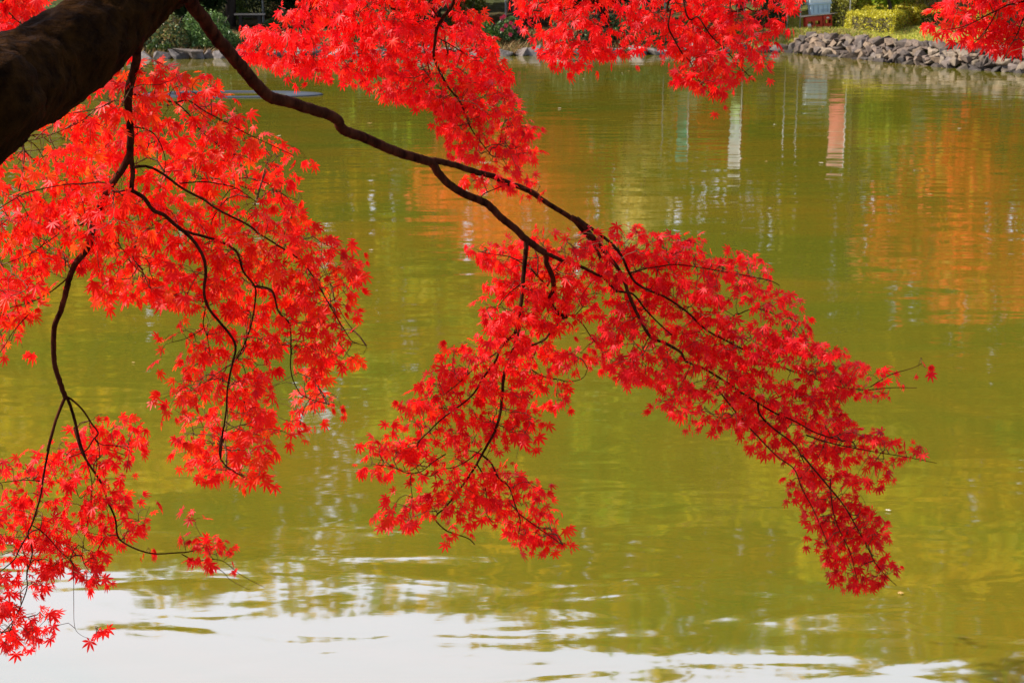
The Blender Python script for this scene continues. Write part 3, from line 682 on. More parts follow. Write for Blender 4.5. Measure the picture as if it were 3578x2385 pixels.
# branch and leaves added out of view above the frame to shade the limb
mb, nd = new_branch()
kp = [lp[-2], np.array([-1.3, 3.75, 3.5]), np.array([-2.2, 4.0, 4.3]), np.array([-2.7, 4.2, 5.2])]
Sk = smooth_line(kp, 6); mb.tube(Sk, list(np.linspace(.075, .02, len(Sk))), n=9, wob=.1)
o = child(mb, "branch", M_BARKS)
n = 1500; q = unit(rng.normal(0, 1, (n, 3))) * (rng.uniform(0, 1, (n, 1)) ** .4) * np.array([1.05, .6, .55]) + np.array([-2.35, 3.95, 4.35])
make_leaves("foliage", q, np.array([0, 0, -.6]) + rng.normal(0, .6, (n, 3)), np.array([0, -.2, .8]) + rng.normal(0, .4, (n, 3)), rng.uniform(.045, .06, n), pick('red', n), M_MAPLE, o)

# ------------------------------------------------------------------ far bank vegetation
def cards(P, size, cols, up=.4, asp=.55):
    n = len(P)
    nrm = unit(rng.normal(0, 1, (n, 3)) + np.array([0, 0, up])); t = unit(np.cross(nrm, rng.normal(0, 1, (n, 3)))); b = np.cross(nrm, t)
    s = np.asarray(size)[:, None] if np.ndim(size) else size
    V = np.stack([P - t * s * .5, P + b * s * asp * .5 - t * s * .05, P + t * s * .5, P - b * s * asp * .5 - t * s * .05], 1)
    return V.reshape(-1, 3), np.arange(n * 4).reshape(n, 4), np.repeat(cols, 4, 0)
def colmix(cols, n, var=.25):
    c = np.array(cols, float); return np.clip(c[rng.integers(0, len(c), n)] * rng.uniform(1 - var, 1 + var, (n, 1)), 0, .9)
def ytop_z(yv, d):
    ang = PITCH + math.atan((yv - 784) / 3730.0)
    return d * math.tan(ang) - CAM_Z
def far_tree(name, xv, d, wv, yt, yb, cols, label, cat="tree", n=3600, trunk_r=.16, card=.46, group=None, cone=False, lean=0.0, trunk_mat=None):
    x = (xv - 1176) / 3730.0 * d; zt = ytop_z(yt, d); zb = max(ytop_z(yb, d), 1.0); rad = wv / 2 / 3730.0 * d
    gz = float(height([(x, d)])[0])
    t = empty(name, (x, d, gz)); tag(t, label, cat, group)
    mb = MB(); hz = zt - gz
    pts = [np.array([lean * k + .08 * math.sin(k * 9 + xv), .06 * math.cos(k * 7 + xv), -.15 + (hz * .86) * k]) for k in np.linspace(0, 1, 9)]
    mb.tube(pts, list(np.linspace(trunk_r, .03, 9)), n=9, wob=.15)
    zc = (zb + zt) / 2 - gz; hh = (zt - zb) / 2
    for k in range(9):
        a = random.uniform(0, 6.28); z0 = max(.8, (zb - gz) * .8) + random.random() * hh; rr = rad * random.uniform(.5, .9)
        p0 = np.array([lean * z0 / hz, 0, z0]); p2 = np.array([rr * math.cos(a) + lean, rr * .8 * math.sin(a), z0 + random.uniform(.4, 1.4) * rr * .8])
        mb.tube(smooth_line([p0, (p0 + p2) / 2 + np.array([0, 0, -.1]), p2], 3), list(np.linspace(trunk_r * .4, .015, 7)), n=5)
    mb.build("trunk", trunk_mat or M_FBARK, t, True)
    n = int(n * 1.5)
    nc = int(26 + rad * hh * 1.2); cc = []
    while len(cc) < nc:
        q = rng.uniform(-1, 1, 3)
        if q @ q > 1 or q @ q < .12: continue
        f = 1.0
        if cone: f = (1 - q[2]) * .62
        cc.append((q[0] * rad * f * .9, q[1] * rad * f * .85, zc + q[2] * hh * .93))
    cc = np.array(cc); ci = rng.integers(0, nc, n)
    tone = rng.uniform(.7, 1.25, nc)
    cr = np.clip(rad * .26, .3, 1.1) * rng.uniform(.7, 1.3, nc)
    P = cc[ci] + rng.normal(0, .5, (n, 3)) * cr[ci][:, None] * np.array([1, 1, .7])
    P[:, 2] = np.maximum(P[:, 2], .5)
    c = colmix(cols, n) * tone[ci][:, None]
    V, Qd, Cc = cards(P, rng.uniform(.6, 1.3, n) * card, np.clip(c, 0, .9))
    quad_mesh("crown", V, Qd, Cc, M_FAR, t)
    return t
OLIVE = [(.44, .36, .012), (.55, .42, .012), (.32, .33, .012)]
GOLD = [(.82, .46, .012), (.72, .44, .015), (.55, .38, .015)]
GREEN = [(.15, .27, .02), (.22, .33, .02), (.28, .36, .02)]
DARK = [(.035, .065, .022), (.05, .085, .025)]
ORANGE = [(.78, .07, .014), (.66, .055, .014), (.78, .10, .02)]
REDC = [(.82, .08, .025), (.72, .07, .025), (.8, .14, .025)]
LIME = [(.35, .45, .02), (.42, .46, .03)]
BROWN = [(.34, .20, .06), (.28, .17, .05)]
G1 = "trees on the far bank"
TREES = [
    ("maple_tree", 1190, 45.5, 500, 610, 255, REDC, "red-orange maple on the far bank reflected left of the pond's middle", dict(n=3600, card=.32)),
    ("maple_tree", 1628, 46.5, 150, 345, 215, ORANGE, "small orange maple on the far bank beside the white and green banner", dict(n=1500, card=.22, trunk_r=.08)),
    ("maple_tree", 2300, 46, 640, 740, 270, ORANGE + [(.55, .28, .02), (.6, .06, .02)], "broad orange maple on the far bank above the stone wall", dict(n=5600, card=.36, trunk_r=.2)),
    ("young_tree", 2022, 45, 110, 340, 200, GREEN, "small dark green tree on the far bank beside the red banner", dict(n=1500, card=.2, trunk_r=.06)),
    ("broadleaf_tree", -150, 50, 760, 1180, 300, GOLD + OLIVE, "golden green broadleaf tree at the far left of the far bank", dict(n=5200)),
    ("broadleaf_tree", 260, 49, 640, 1190, 300, GOLD + OLIVE, "golden olive broadleaf tree behind the signboard shrubs", dict(n=5200)),
    ("conifer_tree", 540, 47, 330, 1020, 150, DARK + GREEN, "dark green conifer behind the shrubs left of the signboard", dict(n=5200, cone=False)),
    ("broadleaf_tree", 1000, 50, 380, 1220, 330, OLIVE + GREEN, "olive green broadleaf tree right of the signboard", dict(n=4600)),
    ("evergreen_tree", 420, 45, 260, 330, 110, DARK, "low dark evergreen behind the shrubs at the left end of the ring", dict(n=2600, trunk_r=.1)),
    ("evergreen_tree", 690, 46.5, 260, 420, 150, DARK, "dark evergreen right of the conifer, above the plank bench", dict(n=2600, trunk_r=.1)),
    ("evergreen_tree", 900, 45.5, 230, 340, 230, DARK + GREEN, "low round evergreen hidden behind the top middle maple spray", dict(n=2200, trunk_r=.1)),
    ("evergreen_tree", 1380, 48, 260, 300, 130, DARK, "dark evergreen right of the red-orange maple", dict(n=2600, trunk_r=.1)),
    ("broadleaf_tree", 1770, 57, 420, 900, 190, OLIVE + GREEN, "shorter green tree closing the gap behind the banners", dict(n=4600)),
    ("broadleaf_tree", 790, 56, 330, 860, 240, OLIVE + GOLD, "shorter golden tree standing in the gap right of the dark conifer", dict(n=4200)),
    ("broadleaf_tree", 1180, 53, 480, 1260, 520, GOLD, "tall golden tree standing behind the red-orange maple", dict(n=4600)),
    ("broadleaf_tree", 1440, 50, 420, 1275, 260, GREEN + OLIVE, "green broadleaf tree at the middle of the far bank", dict(n=4600)),
    ("broadleaf_tree", 1690, 54, 520, 1310, 420, OLIVE + BROWN, "olive brown broadleaf tree behind the banners", dict(n=4600)),
    ("broadleaf_tree", 1960, 52, 520, 1350, 420, OLIVE, "olive broadleaf tree behind the plastic tub", dict(n=4800)),
    ("broadleaf_tree", 2230, 55, 620, 1430, 640, OLIVE + GOLD, "tall olive gold tree behind the broad orange maple", dict(n=5000)),
    ("broadleaf_tree", 2620, 50, 640, 1480, 300, OLIVE + GREEN, "tall green tree at the far right of the far bank", dict(n=5200)),
]
for nm, xv, d, wv, yt, yb, cols, lab, kw in TREES:
    far_tree(nm, xv, d, wv, yt, yb, cols, lab, group=G1, **kw)
# the wood behind, one mass
n = 64000
xw = rng.uniform(-36, 44, n); yw = rng.uniform(60, 68, n)
hw = 23.5 + .13 * xw + .5 * np.sin(xw * .35) + .4 * np.sin(xw * .9 + 2) + .3 * np.sin(xw * 2.3)
zw = hw * rng.uniform(.0, 1, n) ** .62
keep = ~((xw > -9.4) & (xw < -5.9) & (zw > 14) & (rng.uniform(0, 1, n) < .5))
xw, yw, zw = xw[keep], yw[keep], zw[keep]; n = len(xw)
V, Qd, Cc = cards(np.column_stack([xw, yw, zw + .3 + .85 * height(np.column_stack([xw, yw])) * (1 - zw / 28)]), rng.uniform(.6, 1.3, n) * .9, colmix(OLIVE + GREEN + GOLD, n))
tag(quad_mesh("far_woodland", V, Qd, Cc, M_FAR), "olive and gold woodland massed behind the trees of the far bank", "woodland", kind='stuff')

# shrubs
def shrub(name, px, py, wpx, hpx, cols, label, n=4200, leaf=.075, group=None, depth=.8, flower=None, up=.5, stems=True):
    p = ground_hit(px, py); d = p[1]; k = d / FPX
    rx = wpx * k / 2; h = hpx * k
    t = empty(name, tuple(p)); tag(t, label, "shrub", group)
    sd = rng.integers(0, 999)
    dirs = unit(rng.normal(0, 1, (n, 3))); dirs[:, 2] = np.abs(dirs[:, 2])
    ang = np.column_stack([np.arctan2(dirs[:, 1], dirs[:, 0]) * 60, dirs[:, 2] * 90])
    r = (.86 + .13 * lumps(ang, .05, sd)) * rng.uniform(.72, 1.02, n)
    P = dirs * r[:, None] * np.array([rx, rx * depth, h])
    c = colmix(cols, n, .3)
    V, Qd, Cc = cards(P, rng.uniform(.7, 1.3, n) * leaf, c, up=up)
    quad_mesh("foliage", V, Qd, Cc, M_SHRUB, t)
    mb = MB()
    for q in range(7):
        a = q * .9; mb.tube([np.array([.05 * math.cos(a), .05 * math.sin(a), -.08]), np.array([rx * .3 * math.cos(a), rx * .25 * math.sin(a), h * .4]), np.array([rx * .6 * math.cos(a), rx * .5 * math.sin(a), h * .8])], [.02, .014, .006], n=5)
    mb.build("stems", M_FBARK, t, True)
    if flower is not None:
        fm = MB()
        for q in range(flower[1]):
            dv = unit(rng.normal(0, 1, 3)); dv[1] = -abs(dv[1]); dv[2] = abs(dv[2])
            c0 = dv * np.array([rx, rx * depth, h]) * .98
            for w in range(6):
                a = w * 1.047
                fm.add([c0, c0 + np.array([.045 * math.cos(a - .5), -.02, .045 * math.sin(a - .5)]), c0 + np.array([.06 * math.cos(a), -.035, .06 * math.sin(a)]), c0 + np.array([.045 * math.cos(a + .5), -.02, .045 * math.sin(a + .5)])], [(0, 1, 2, 3)], flower[0])
        fm.build("blossoms", M_SHRUB, t)
    return t
AZ = [(.11, .20, .05), (.15, .26, .06), (.09, .15, .04), (.19, .28, .08)]
AZY = [(.10, .16, .06), (.18, .22, .06), (.32, .27, .07), (.10, .15, .06), (.38, .24, .09)]
shrub("azalea_shrub", 585, 164, 190, 130, AZY, "rounded dark azalea shrub with yellowing leaves beside the hanging bough")
shrub("azalea_shrub", 735, 160, 230, 128, AZ, "large rounded green azalea shrub in front of the plank bench", n=5200)
shrub("azalea_shrub", 985, 92, 130, 46, AZ, "low clipped azalea shrub at the foot of the signboard", n=2600)
shrub("azalea_shrub", 440, 170, 150, 110, DARK + AZ, "dark green shrub half hidden behind the thick maple limb")
shrub("fern_clump", 560, 180, 100, 34, [(.07, .12, .02), (.1, .15, .02), (.05, .08, .02)], "low grassy fern clump at the water's edge under the yellowing azalea", n=1600, leaf=.09, up=.1)
shrub("leafy_shrub", 845, 66, 70, 64, [(.16, .22, .06), (.22, .26, .05), (.12, .18, .05)], "pale green leafy shrub beside the dark trunk", n=1400, leaf=.1)
shrub("leafy_shrub", 820, 66, 30, 34, [(.5, .42, .02), (.4, .36, .03)], "small bright yellow shrub at the foot of the dark trunk", n=400, leaf=.08)
shrub("leafy_shrub", 1085, 80, 120, 90, [(.12, .2, .03), (.16, .25, .03)], "fresh green shrub behind the top maple spray", n=2600)
shrub("leafy_shrub", 1630, 92, 170, 120, [(.14, .20, .02), (.2, .24, .03), (.09, .14, .02)], "tall yellow-green shrub between the two top maple sprays", n=4200)
shrub("leafy_shrub", 1700, 146, 110, 76, [(.10, .2, .02), (.13, .25, .03), (.06, .12, .02)], "bright green bush above the dark waterside rocks", n=3000)
shrub("camellia_shrub", 1785, 140, 120, 92, DARK + AZ, "dark camellia shrub with a few red blossoms", n=3200, flower=((.6, .03, .08), 12))
shrub("leafy_shrub", 2010, 150, 240, 120, [(.10, .15, .05), (.07, .11, .04), (.14, .18, .07)], "grey-green shrub seen through the top right maple spray", n=4200)
shrub("leafy_shrub", 2230, 140, 230, 130, DARK + AZ, "dark evergreen shrub behind the top right maple spray", n=4200)
shrub("leafy_shrub", 2480, 130, 220, 140, DARK + GREEN, "deep green shrub left of the red crates", n=3600)
shrub("leafy_shrub", 2690, 100, 130, 110, DARK, "small dark shrub behind the plank and plastic tub", n=2200)
shrub("leafy_shrub", 1330, 150, 300, 130, AZ + DARK, "wide green shrub hidden behind the top middle maple spray", n=4200)
shrub("leafy_shrub", 200, 165, 260, 150, DARK + AZ, "dark shrub above the thick limb at the left", n=3600)
shrub("leafy_shrub", 650, 58, 420, 110, DARK, "long dark evergreen shrub under the trees behind the azaleas", n=5200)
shrub("leafy_shrub", 905, 60, 190, 110, DARK, "dark rounded shrub standing directly behind the signboard", n=2600)
shrub("leafy_shrub", 1120, 58, 420, 110, DARK + BROWN, "shaded brown and green shrub behind the signboard", n=4200)

shrub("leafy_shrub", 1260, 60, 520, 175, LIME, "tall lime green shrub row behind the top middle maple spray", n=5200, leaf=.12)
shrub("leafy_shrub", 3130, 62, 420, 150, LIME + [(.46, .40, .03)], "tall yellow-green shrub rising directly behind the main hedge", n=6500, leaf=.11)
shrub("leafy_shrub", 3520, 66, 420, 150, LIME, "lime green shrub behind the far right maple spray", n=5200, leaf=.11)
far_tree("ginkgo_tree", 1478, 46, 120, 580, 270, [(.78, .66, .25), (.7, .6, .2)], "slender pale yellow ginkgo mirrored as a cream streak", group=G1, n=1300, card=.22, trunk_r=.06)
# clipped hedges : lumpy boxes of small leaves
def hedge(name, c0, c1, c2, h, cols, label, n=7000, leaf=.072):
    """c0 front-left, c1 front-right, c2 back-right ground corners"""
    a = np.array(c0); u = np.array(c1) - a; v = np.array(c2) - np.array(c1)
    t = empty(name, tuple(a)); tag(t, label, "hedge", "clipped hedges on the far bank")
    u[2] = v[2] = 0
    lu, lv = np.linalg.norm(u), np.linalg.norm(v)
    areas = np.array([lu * lv, lu * h, lv * h, lv * h, lu * h]); areas[0] *= 1.3
    f = rng.choice(5, n, p=areas / areas.sum()); s, w = rng.uniform(0, 1, n), rng.uniform(0, 1, n)
    S_u = np.where(f == 2, 1.0, np.where(f == 3, 0.0, s)); S_v = np.where(f == 1, 0.0, np.where(f == 4, 1.0, np.where((f == 2) | (f == 3), s, w))); S_z = np.where(f == 0, 1.0, w)
    # rounded edges
    P = S_u[:, None] * u + S_v[:, None] * v; P[:, 2] = S_z * h
    cu, cv = np.abs(S_u * 2 - 1), np.abs(S_v * 2 - 1)
    P[:, 2] -= h * .14 * np.where(f == 0, np.maximum(cu, cv) ** 6, 0)
    cen = (u + v) / 2
    shrink = 1 - .10 * np.where(f != 0, S_z ** 5, 0)
    P[:, :2] = cen[:2] + (P[:, :2] - cen[:2]) * shrink[:, None]
    P += rng.normal(0, .022, (n, 3)) + .03 * lumps(P[:, :2] * 60, .08, 5)[:, None] * np.array([.3, .3, 1])
    V, Qd, Cc = cards(P, rng.uniform(.6, 1.3, n) * leaf, colmix(cols, n, .3), up=.8)
    quad_mesh("foliage", V, Qd, Cc, M_SHRUB, t)
    mb = MB(); ins = .9
    base = [cen + (q - cen) * ins for q in (u * 0, u, u + v, v)]
    vs = [tuple(b) for b in base] + [(b[0], b[1], h * .9) for b in base]
    mb.add(vs, [(3, 2, 1, 0), (4, 5, 6, 7), (0, 1, 5, 4), (1, 2, 6, 5), (2, 3, 7, 6), (3, 0, 4, 7)], (.07, .055, .02))
    mb.build("dark_core", mat_attr("hedge_dark_core", noise=.5, scale=30, bump=.03), t)  # solid box added inside the leaves, coloured dark as the hedge's interior
    return t
HY = [(.48, .43, .02), (.55, .48, .025), (.36, .33, .02), (.58, .50, .04)]
g0, g1, g2 = ground_hit(2950, 116), ground_hit(3108, 122), ground_hit(3225, 82)
hedge("clipped_hedge", g0, g1, g1 + (g2 - g1) * 3.0 + np.array([.0, 1.5, 0]), .56, HY, "main clipped yellow-green hedge with a shaded right side above the stone wall", n=36000, leaf=.055)
g0, g1 = ground_hit(2912, 100), ground_hit(2990, 100)
hedge("clipped_hedge", g0 + np.array([0, .3, 0]), g1 + np.array([0, .3, 0]), g1 + np.array([.5, 2.6, 0]), .72, [(.2, .2, .02), (.26, .24, .02), (.15, .15, .02)], "taller darker clipped hedge next to the pale plastic tub", n=9000, leaf=.055)
g0, g1 = ground_hit(3200, 92), ground_hit(3420, 96)
hedge("clipped_hedge", g0, g1, g1 + np.array([.9, 1.6, 0]), .38, HY, "low clipped hedge behind the right-hand maple spray", n=9000, leaf=.055)

# grass
def blades(P, h, cols, w=.012, lean=.35):
    n = len(P); a = rng.uniform(0, 6.28, n); d = np.column_stack([np.cos(a), np.sin(a), np.zeros(n)])
    s = np.column_stack([-np.sin(a + 1), np.cos(a + 1), np.zeros(n)])
    tip = P + d * (h * lean * rng.uniform(.2, 1.4, n))[:, None] + np.column_stack([np.zeros(n), np.zeros(n), h])
    mid = P + (tip - P) * .5 + np.column_stack([np.zeros(n), np.zeros(n), h * .12])
    V = np.stack([P - s * w, P + s * w, mid + s * w * .7, mid - s * w * .7, tip], 1).reshape(-1, 3)
    i = np.arange(n) * 5
    T = np.concatenate([np.stack([i, i + 1, i + 2], 1), np.stack([i, i + 2, i + 3], 1), np.stack([i + 3, i + 2, i + 4], 1)])
    return V, T, np.repeat(cols, 5, 0)
def scatter(n, x0, x1, y0, y1, s0, s1):
    q = np.column_stack([rng.uniform(x0, x1, n * 4), rng.uniform(y0, y1, n * 4)]); s = sdist(q)
    q = q[(s > s0) & (s < s1)][:n]
    return np.column_stack([q, height(q) - .01])
P = scatter(30000, 5.6, 13.5, 33, 50, .38, 9.0)
V, T, Cc = blades(P, rng.uniform(.025, .08, len(P)) * (1 + .5 * lumps(P[:, :2] * 100, .02, 3)), colmix([(.50, .46, .05), (.58, .48, .09), (.40, .43, .05), (.6, .47, .14), (.32, .38, .05)], len(P)))
tag(quad_mesh("bank_grass", V, T, Cc, M_GRASS), "short yellow-green grass covering the bank above the stone wall", "grass", kind='stuff')
P = scatter(9000, 5.0, 8.8, 36, 46, .0, 1.6)
V, T, Cc = blades(P, rng.uniform(.05, .17, len(P)), colmix([(.44, .38, .08), (.42, .32, .12), (.22, .28, .03), (.4, .25, .10), (.28, .33, .04)], len(P)), lean=.7)
tag(quad_mesh("rough_grass", V, T, Cc, M_GRASS), "long rough grass hanging over the bank in front of the red crates", "grass", kind='stuff')
P = scatter(16000, -12, 6.2, 36, 46, .05, 2.6)
V, T, Cc = blades(P, rng.uniform(.05, .2, len(P)), colmix([(.28, .14, .05), (.34, .19, .07), (.16, .10, .03), (.14, .15, .03), (.38, .26, .1)], len(P)), lean=.9)
tag(quad_mesh("dry_grass", V, T, Cc, M_GRASS), "dry brown grass and fallen leaves along the shaded bank", "grass", kind='stuff')
pts_l = []
for (px, py, w, k) in ((3290, 66, 90, 420), (3370, 62, 90, 420), (3445, 70, 80, 360)):
    g = ground_hit(px, py); n = k * 2
    q = np.column_stack([g[0] + rng.normal(0, .3, n), g[1] + rng.normal(0, .25, n)]); PP = np.column_stack([q, height(q)])
    V, T, Cc = blades(PP - g, rng.uniform(.4, .85, n), colmix([(.45, .38, .16), (.5, .42, .22), (.36, .34, .1), (.42, .26, .1)], n), w=.01, lean=.5)
    pts_l.append((g, V, T, Cc))
for (g, V, T, Cc), lab in zip(pts_l, ("tall pale grass clump directly behind the low right hedge", "middle tall pale grass clump above the right-hand maple spray", "rightmost tall pale grass clump behind the maple leaves")):
    o = quad_mesh("grass_clump", V, T, Cc, M_GRASS); o.location = tuple(g); tag(o, lab, "grass clump", "tall grass clumps behind the hedges")

# ------------------------------------------------------------------ stone wall and rocks
def stone(size, npt=15):
    bm = bmesh.new()
    for _ in range(npt):
        q = rng.uniform(-1, 1, 3); m = np.max(np.abs(q)); q = q / (m ** .75)
        bm.verts.new(tuple(q * np.array(size) / 2))
    r = bmesh.ops.convex_hull(bm, input=bm.verts)
    bmesh.ops.delete(bm, geom=[e for e in r['geom_interior'] if isinstance(e, bmesh.types.BMVert)], context='VERTS')
    bmesh.ops.bevel(bm, geom=bm.edges[:], offset=min(size) * .025, segments=1, affect='EDGES')
    bmesh.ops.recalc_face_normals(bm, faces=bm.faces)
    bm.verts.index_update()
    vs = [tuple(v.co) for v in bm.verts]; fs = [tuple(v.index for v in f.verts) for f in bm.faces]
    bm.free(); return vs, fs
wall_line = [np.array(p) for p in shore[7:]]
mb = MB()
seg = np.array(wall_line); cum = np.concatenate([[0], np.cumsum(np.linalg.norm(np.diff(seg, axis=0), axis=1))])
def on_wall(t):
    i = min(max(np.searchsorted(cum, t) - 1, 0), len(seg) - 2); f = (t - cum[i]) / (cum[i + 1] - cum[i])
    p = seg[i] + (seg[i + 1] - seg[i]) * f; e = seg[i + 1] - seg[i]; e = e / np.linalg.norm(e)
    return p, e, np.array([-e[1], e[0]])
for row in range(5):
    t = .1 * row
    while t < cum[-1] - .2:
        w = random.uniform(.17, .42); hgt = random.uniform(.15, .23)
        p, e, nrm = on_wall(t + w / 2)
        hmax = .52 * float(sm(np.array([(t + .35) / 1.4]))[0])
        z = .0 + row * .112 + random.uniform(-.03, .03)
        if z < hmax or row == 0:
            off = .06 + .055 * row + random.uniform(-.05, .05)
            c = p + nrm * off
            if sdist([c])[0] < -.02: c = p - nrm * off
            vs, fs = stone((w * 1.12, random.uniform(.24, .36), hgt * 1.1), random.randint(9, 16))
            a = math.atan2(e[1], e[0]) + random.uniform(-.25, .25); tl = random.uniform(-.45, .45)
            M = Matrix.Rotation(a, 3, 'Z') @ Matrix.Rotation(tl, 3, 'Y') @ Matrix.Rotation(random.uniform(-.3, .3), 3, 'X')
            base = random.choice([(.20, .14, .105), (.16, .12, .10), (.24, .165, .11), (.10, .07, .055), (.28, .21, .15), (.17, .135, .115), (.085, .062, .05)])
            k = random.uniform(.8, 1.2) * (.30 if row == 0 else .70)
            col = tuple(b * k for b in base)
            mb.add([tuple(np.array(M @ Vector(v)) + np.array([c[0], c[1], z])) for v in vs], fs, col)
        t += w * .76
tag(mb.build("stone_wall", M_STONE), "low dry-laid wall of angular grey-pink stones along the right shore", "wall")

rock_meshes = []
for k in range(7):
    m = MB(); vs, fs = stone((random.uniform(.34, .6), random.uniform(.3, .45), random.uniform(.22, .36)), random.randint(10, 15))
    m.add(vs, fs, random.choice([(.15, .12, .105), (.20, .165, .15), (.12, .10, .09), (.24, .20, .18)]))
    o = m.build("shore_rock", M_STONE); rock_meshes.append(o)
used = set(); k = 0
shl = [np.array(p) for p in shore[1:8]]; seg2 = np.array(shl); cum2 = np.concatenate([[0], np.cumsum(np.linalg.norm(np.diff(seg2, axis=0), axis=1))])
t = -1.0
while t < cum2[-1]:
    tt = max(t, 0); i = min(max(np.searchsorted(cum2, tt) - 1, 0), len(seg2) - 2)
    e = (seg2[i + 1] - seg2[i]) / (cum2[i + 1] - cum2[i]); p = seg2[i] + e * (t - cum2[i])
    src = rock_meshes[k % 7]
    o = src if k < 7 else src.copy()
    if k >= 7: COL.objects.link(o)
    o.location = (p[0], p[1] + random.uniform(.0, .25), random.uniform(.03, .10)); o.rotation_euler = (random.uniform(-.25, .25), random.uniform(-.25, .25), random.uniform(0, 6.28))
    sc = random.uniform(.8, 1.3); o.scale = (sc, sc, sc * random.uniform(.8, 1.1))
    tag(o, "dark angular rock in the row along the shaded far waterline", "rock", "dark rocks along the far waterline")
    k += 1; t += random.uniform(.26, .5)
# flat slab lying on the rocks
m = MB(); vs, fs = stone((.8, .35, .09), 16); m.add(vs, fs, (.11, .085, .07)); o = m.build("stone_slab", M_STONE)
q = at_z(655, 178, .2); o.location = tuple(q); o.rotation_euler = (0, .06, .2)
tag(o, "long flat stone slab resting on the waterline rocks below the yellowing azalea", "stone slab")

# ------------------------------------------------------------------ signboard, bench, posts
M_STEEL = mat_plain("painted_steel_post", (.55, .56, .58), .4, .08)
M_PANEL = mat_plain("signboard_back", (.12, .085, .04), .7, .2, 8)
g = ground_hit(921, 80)
sb = empty("signboard", tuple(g), R(38)); tag(sb, "brown signboard seen from behind on two pale steel posts", "signboard")
k = g[1] / FPX; wid = 60 * k / math.cos(R(38))
for x in (0, wid):
    m = MB(); m.tube([np.array([x, 0, -.2]), np.array([x, 0, 1.35])], [.032, .032], n=14); m.build("post", M_STEEL, sb, True)
m = MB(); m.box((wid / 2, -.05, 1.02 - .5 + 55 * k), (wid + .14, .035, .62)); m.build("panel", M_PANEL, sb, bevel=.006)
for zz in (-.24, .24):
    m = MB(); m.box((wid / 2, -.016, 1.02 - .5 + 55 * k + zz), (wid + .1, .03, .05)); m.build("rail", M_STEEL, sb)
M_WOOD = mat_plain("pale_plank", (.72, .55, .42), .6, .25, 12)
M_DWOOD = mat_plain("dark_timber", (.06, .04, .03), .7, .2, 12)
g = ground_hit(875, 96); k = g[1] / FPX
bn = empty("plank_bench", tuple(g), R(4)); tag(bn, "low plank bench with a pale seat and dark legs behind the large azalea", "bench")
m = MB(); m.box((0, 0, .36), (105 * k, .3, .045)); m.build("seat", M_WOOD, bn, bevel=.006)
for x in (-32 * k, 32 * k):
    m = MB(); m.box((x, 0, .16), (.09, .24, .355)); m.build("leg", M_DWOOD, bn, bevel=.005)
m = MB(); m.box((0, .02, .295), (80 * k, .07, .06)); m.build("beam", M_DWOOD, bn)
g = ground_hit(1767, 60)
m = MB(); m.tube([np.array([0, 0, -.2]), np.array([0, 0, .2]), np.array([0, 0, 1.5])], [.026, .026, .026], n=12)
m.add([(-.02, -.02, 1.5), (.02, -.02, 1.5), (0, .02, 1.53)], [(0, 1, 2)])
o = m.build("marker_post", mat_plain("white_post", (.7, .7, .7), .5, .05)); o.location = tuple(g)
tag(o, "thin white post standing among the shrubs between the top maple sprays", "post")

# ------------------------------------------------------------------ crates, plank and tub
M_RED = mat_plain("red_plastic", (.55, .035, .012), .45, .12, 6)
M_WHITE = mat_plain("white_label", (.75, .72, .68), .5, .05)
M_BLUE = mat_plain("pale_blue_plastic", (.42, .56, .70), .4, .05, 5)
M_LID = mat_plain("clear_white_lid", (.62, .70, .74), .35, .05, 5)
M_INK = mat_plain("sticker_red", (.6, .08, .10), .5, .1)
M_GREY = mat_plain("grey_moulding", (.25, .34, .44), .5, .05)
gA = ground_hit(2846, 98); kk = gA[1] / FPX
TIL = R(-5.5)
def crate(name, loc, w, dpt, h, rz, label, mark):
    t = empty(name, loc, rz); t.rotation_euler = (0, TIL, rz); tag(t, label, "crate", "red plastic crates under the plank")
    m = MB(); th = .014
    m.box((0, 0, .01), (w - .006, dpt - .006, .02))
    for sx, sy, ln in ((0, -1, w), (0, 1, w), (-1, 0, dpt - 2 * th), (1, 0, dpt - 2 * th)):
        def pan(u0, u1, z0, z1, pr=0.0):
            cu, lu = (u0 + u1) / 2, u1 - u0; tt = th + pr
            if sy: m.box((cu, sy * (dpt / 2 - th / 2 + pr / 2), (z0 + z1) / 2), (lu, tt, z1 - z0))
            else: m.box((sx * (w / 2 - th / 2 + pr / 2), cu, (z0 + z1) / 2), (tt, lu, z1 - z0))
        q = ln / 2
        pan(-q, q, .022, h * .28); pan(-q, q, h * .60, h)           # lower band and upper band
        pan(-q, -q * .72, h * .28, h * .60); pan(-q * .12, q * .12, h * .28, h * .60); pan(q * .72, q, h * .28, h * .60)
        pan(-q + .003, q - .003, h * .93, h * .995, .008)
        for f in (-.86, 0, .86): pan(q * f - .012, q * f + .012, .03, h * .92, .006)
    m.build("body", M_RED, t)
    m = MB()
    if mark == 'label': m.box((-w * .30, -dpt / 2 - .011, h * .26), (w * .19, .004, h * .3))
    else:
        y = -dpt / 2 - .012; z = h * .78; a, b = w * .2, h * .10
        for s_, i_ in ((1, 1),):
            o4 = [(-a, y, z), (0, y, z - b), (a, y, z), (0, y, z + b)]; i4 = [(x * .55, yy, z + (zz - z) * .55) for x, yy, zz in o4]
            m.add(o4 + i4, [(0, 1, 5, 4), (1, 2, 6, 5), (2, 3, 7, 6), (3, 0, 4, 7)])
            bk = [(x, yy + .003, zz) for x, yy, zz in o4 + i4]; m.add(bk, [(4, 5, 1, 0), (5, 6, 2, 1), (6, 7, 3, 2), (7, 4, 0, 3)])
            m.add([(-a * .3, y, z - b * .3), (a * .3, y, z - b * .3), (a * .3, y, z + b * .3), (-a * .3, y, z + b * .3)], [(0, 1, 2, 3)])
    m.build("label" if mark == 'label' else "emblem", M_WHITE, t)
    return t
hc = 39 * kk
p1 = np.array(gA); w1 = 58 * kk
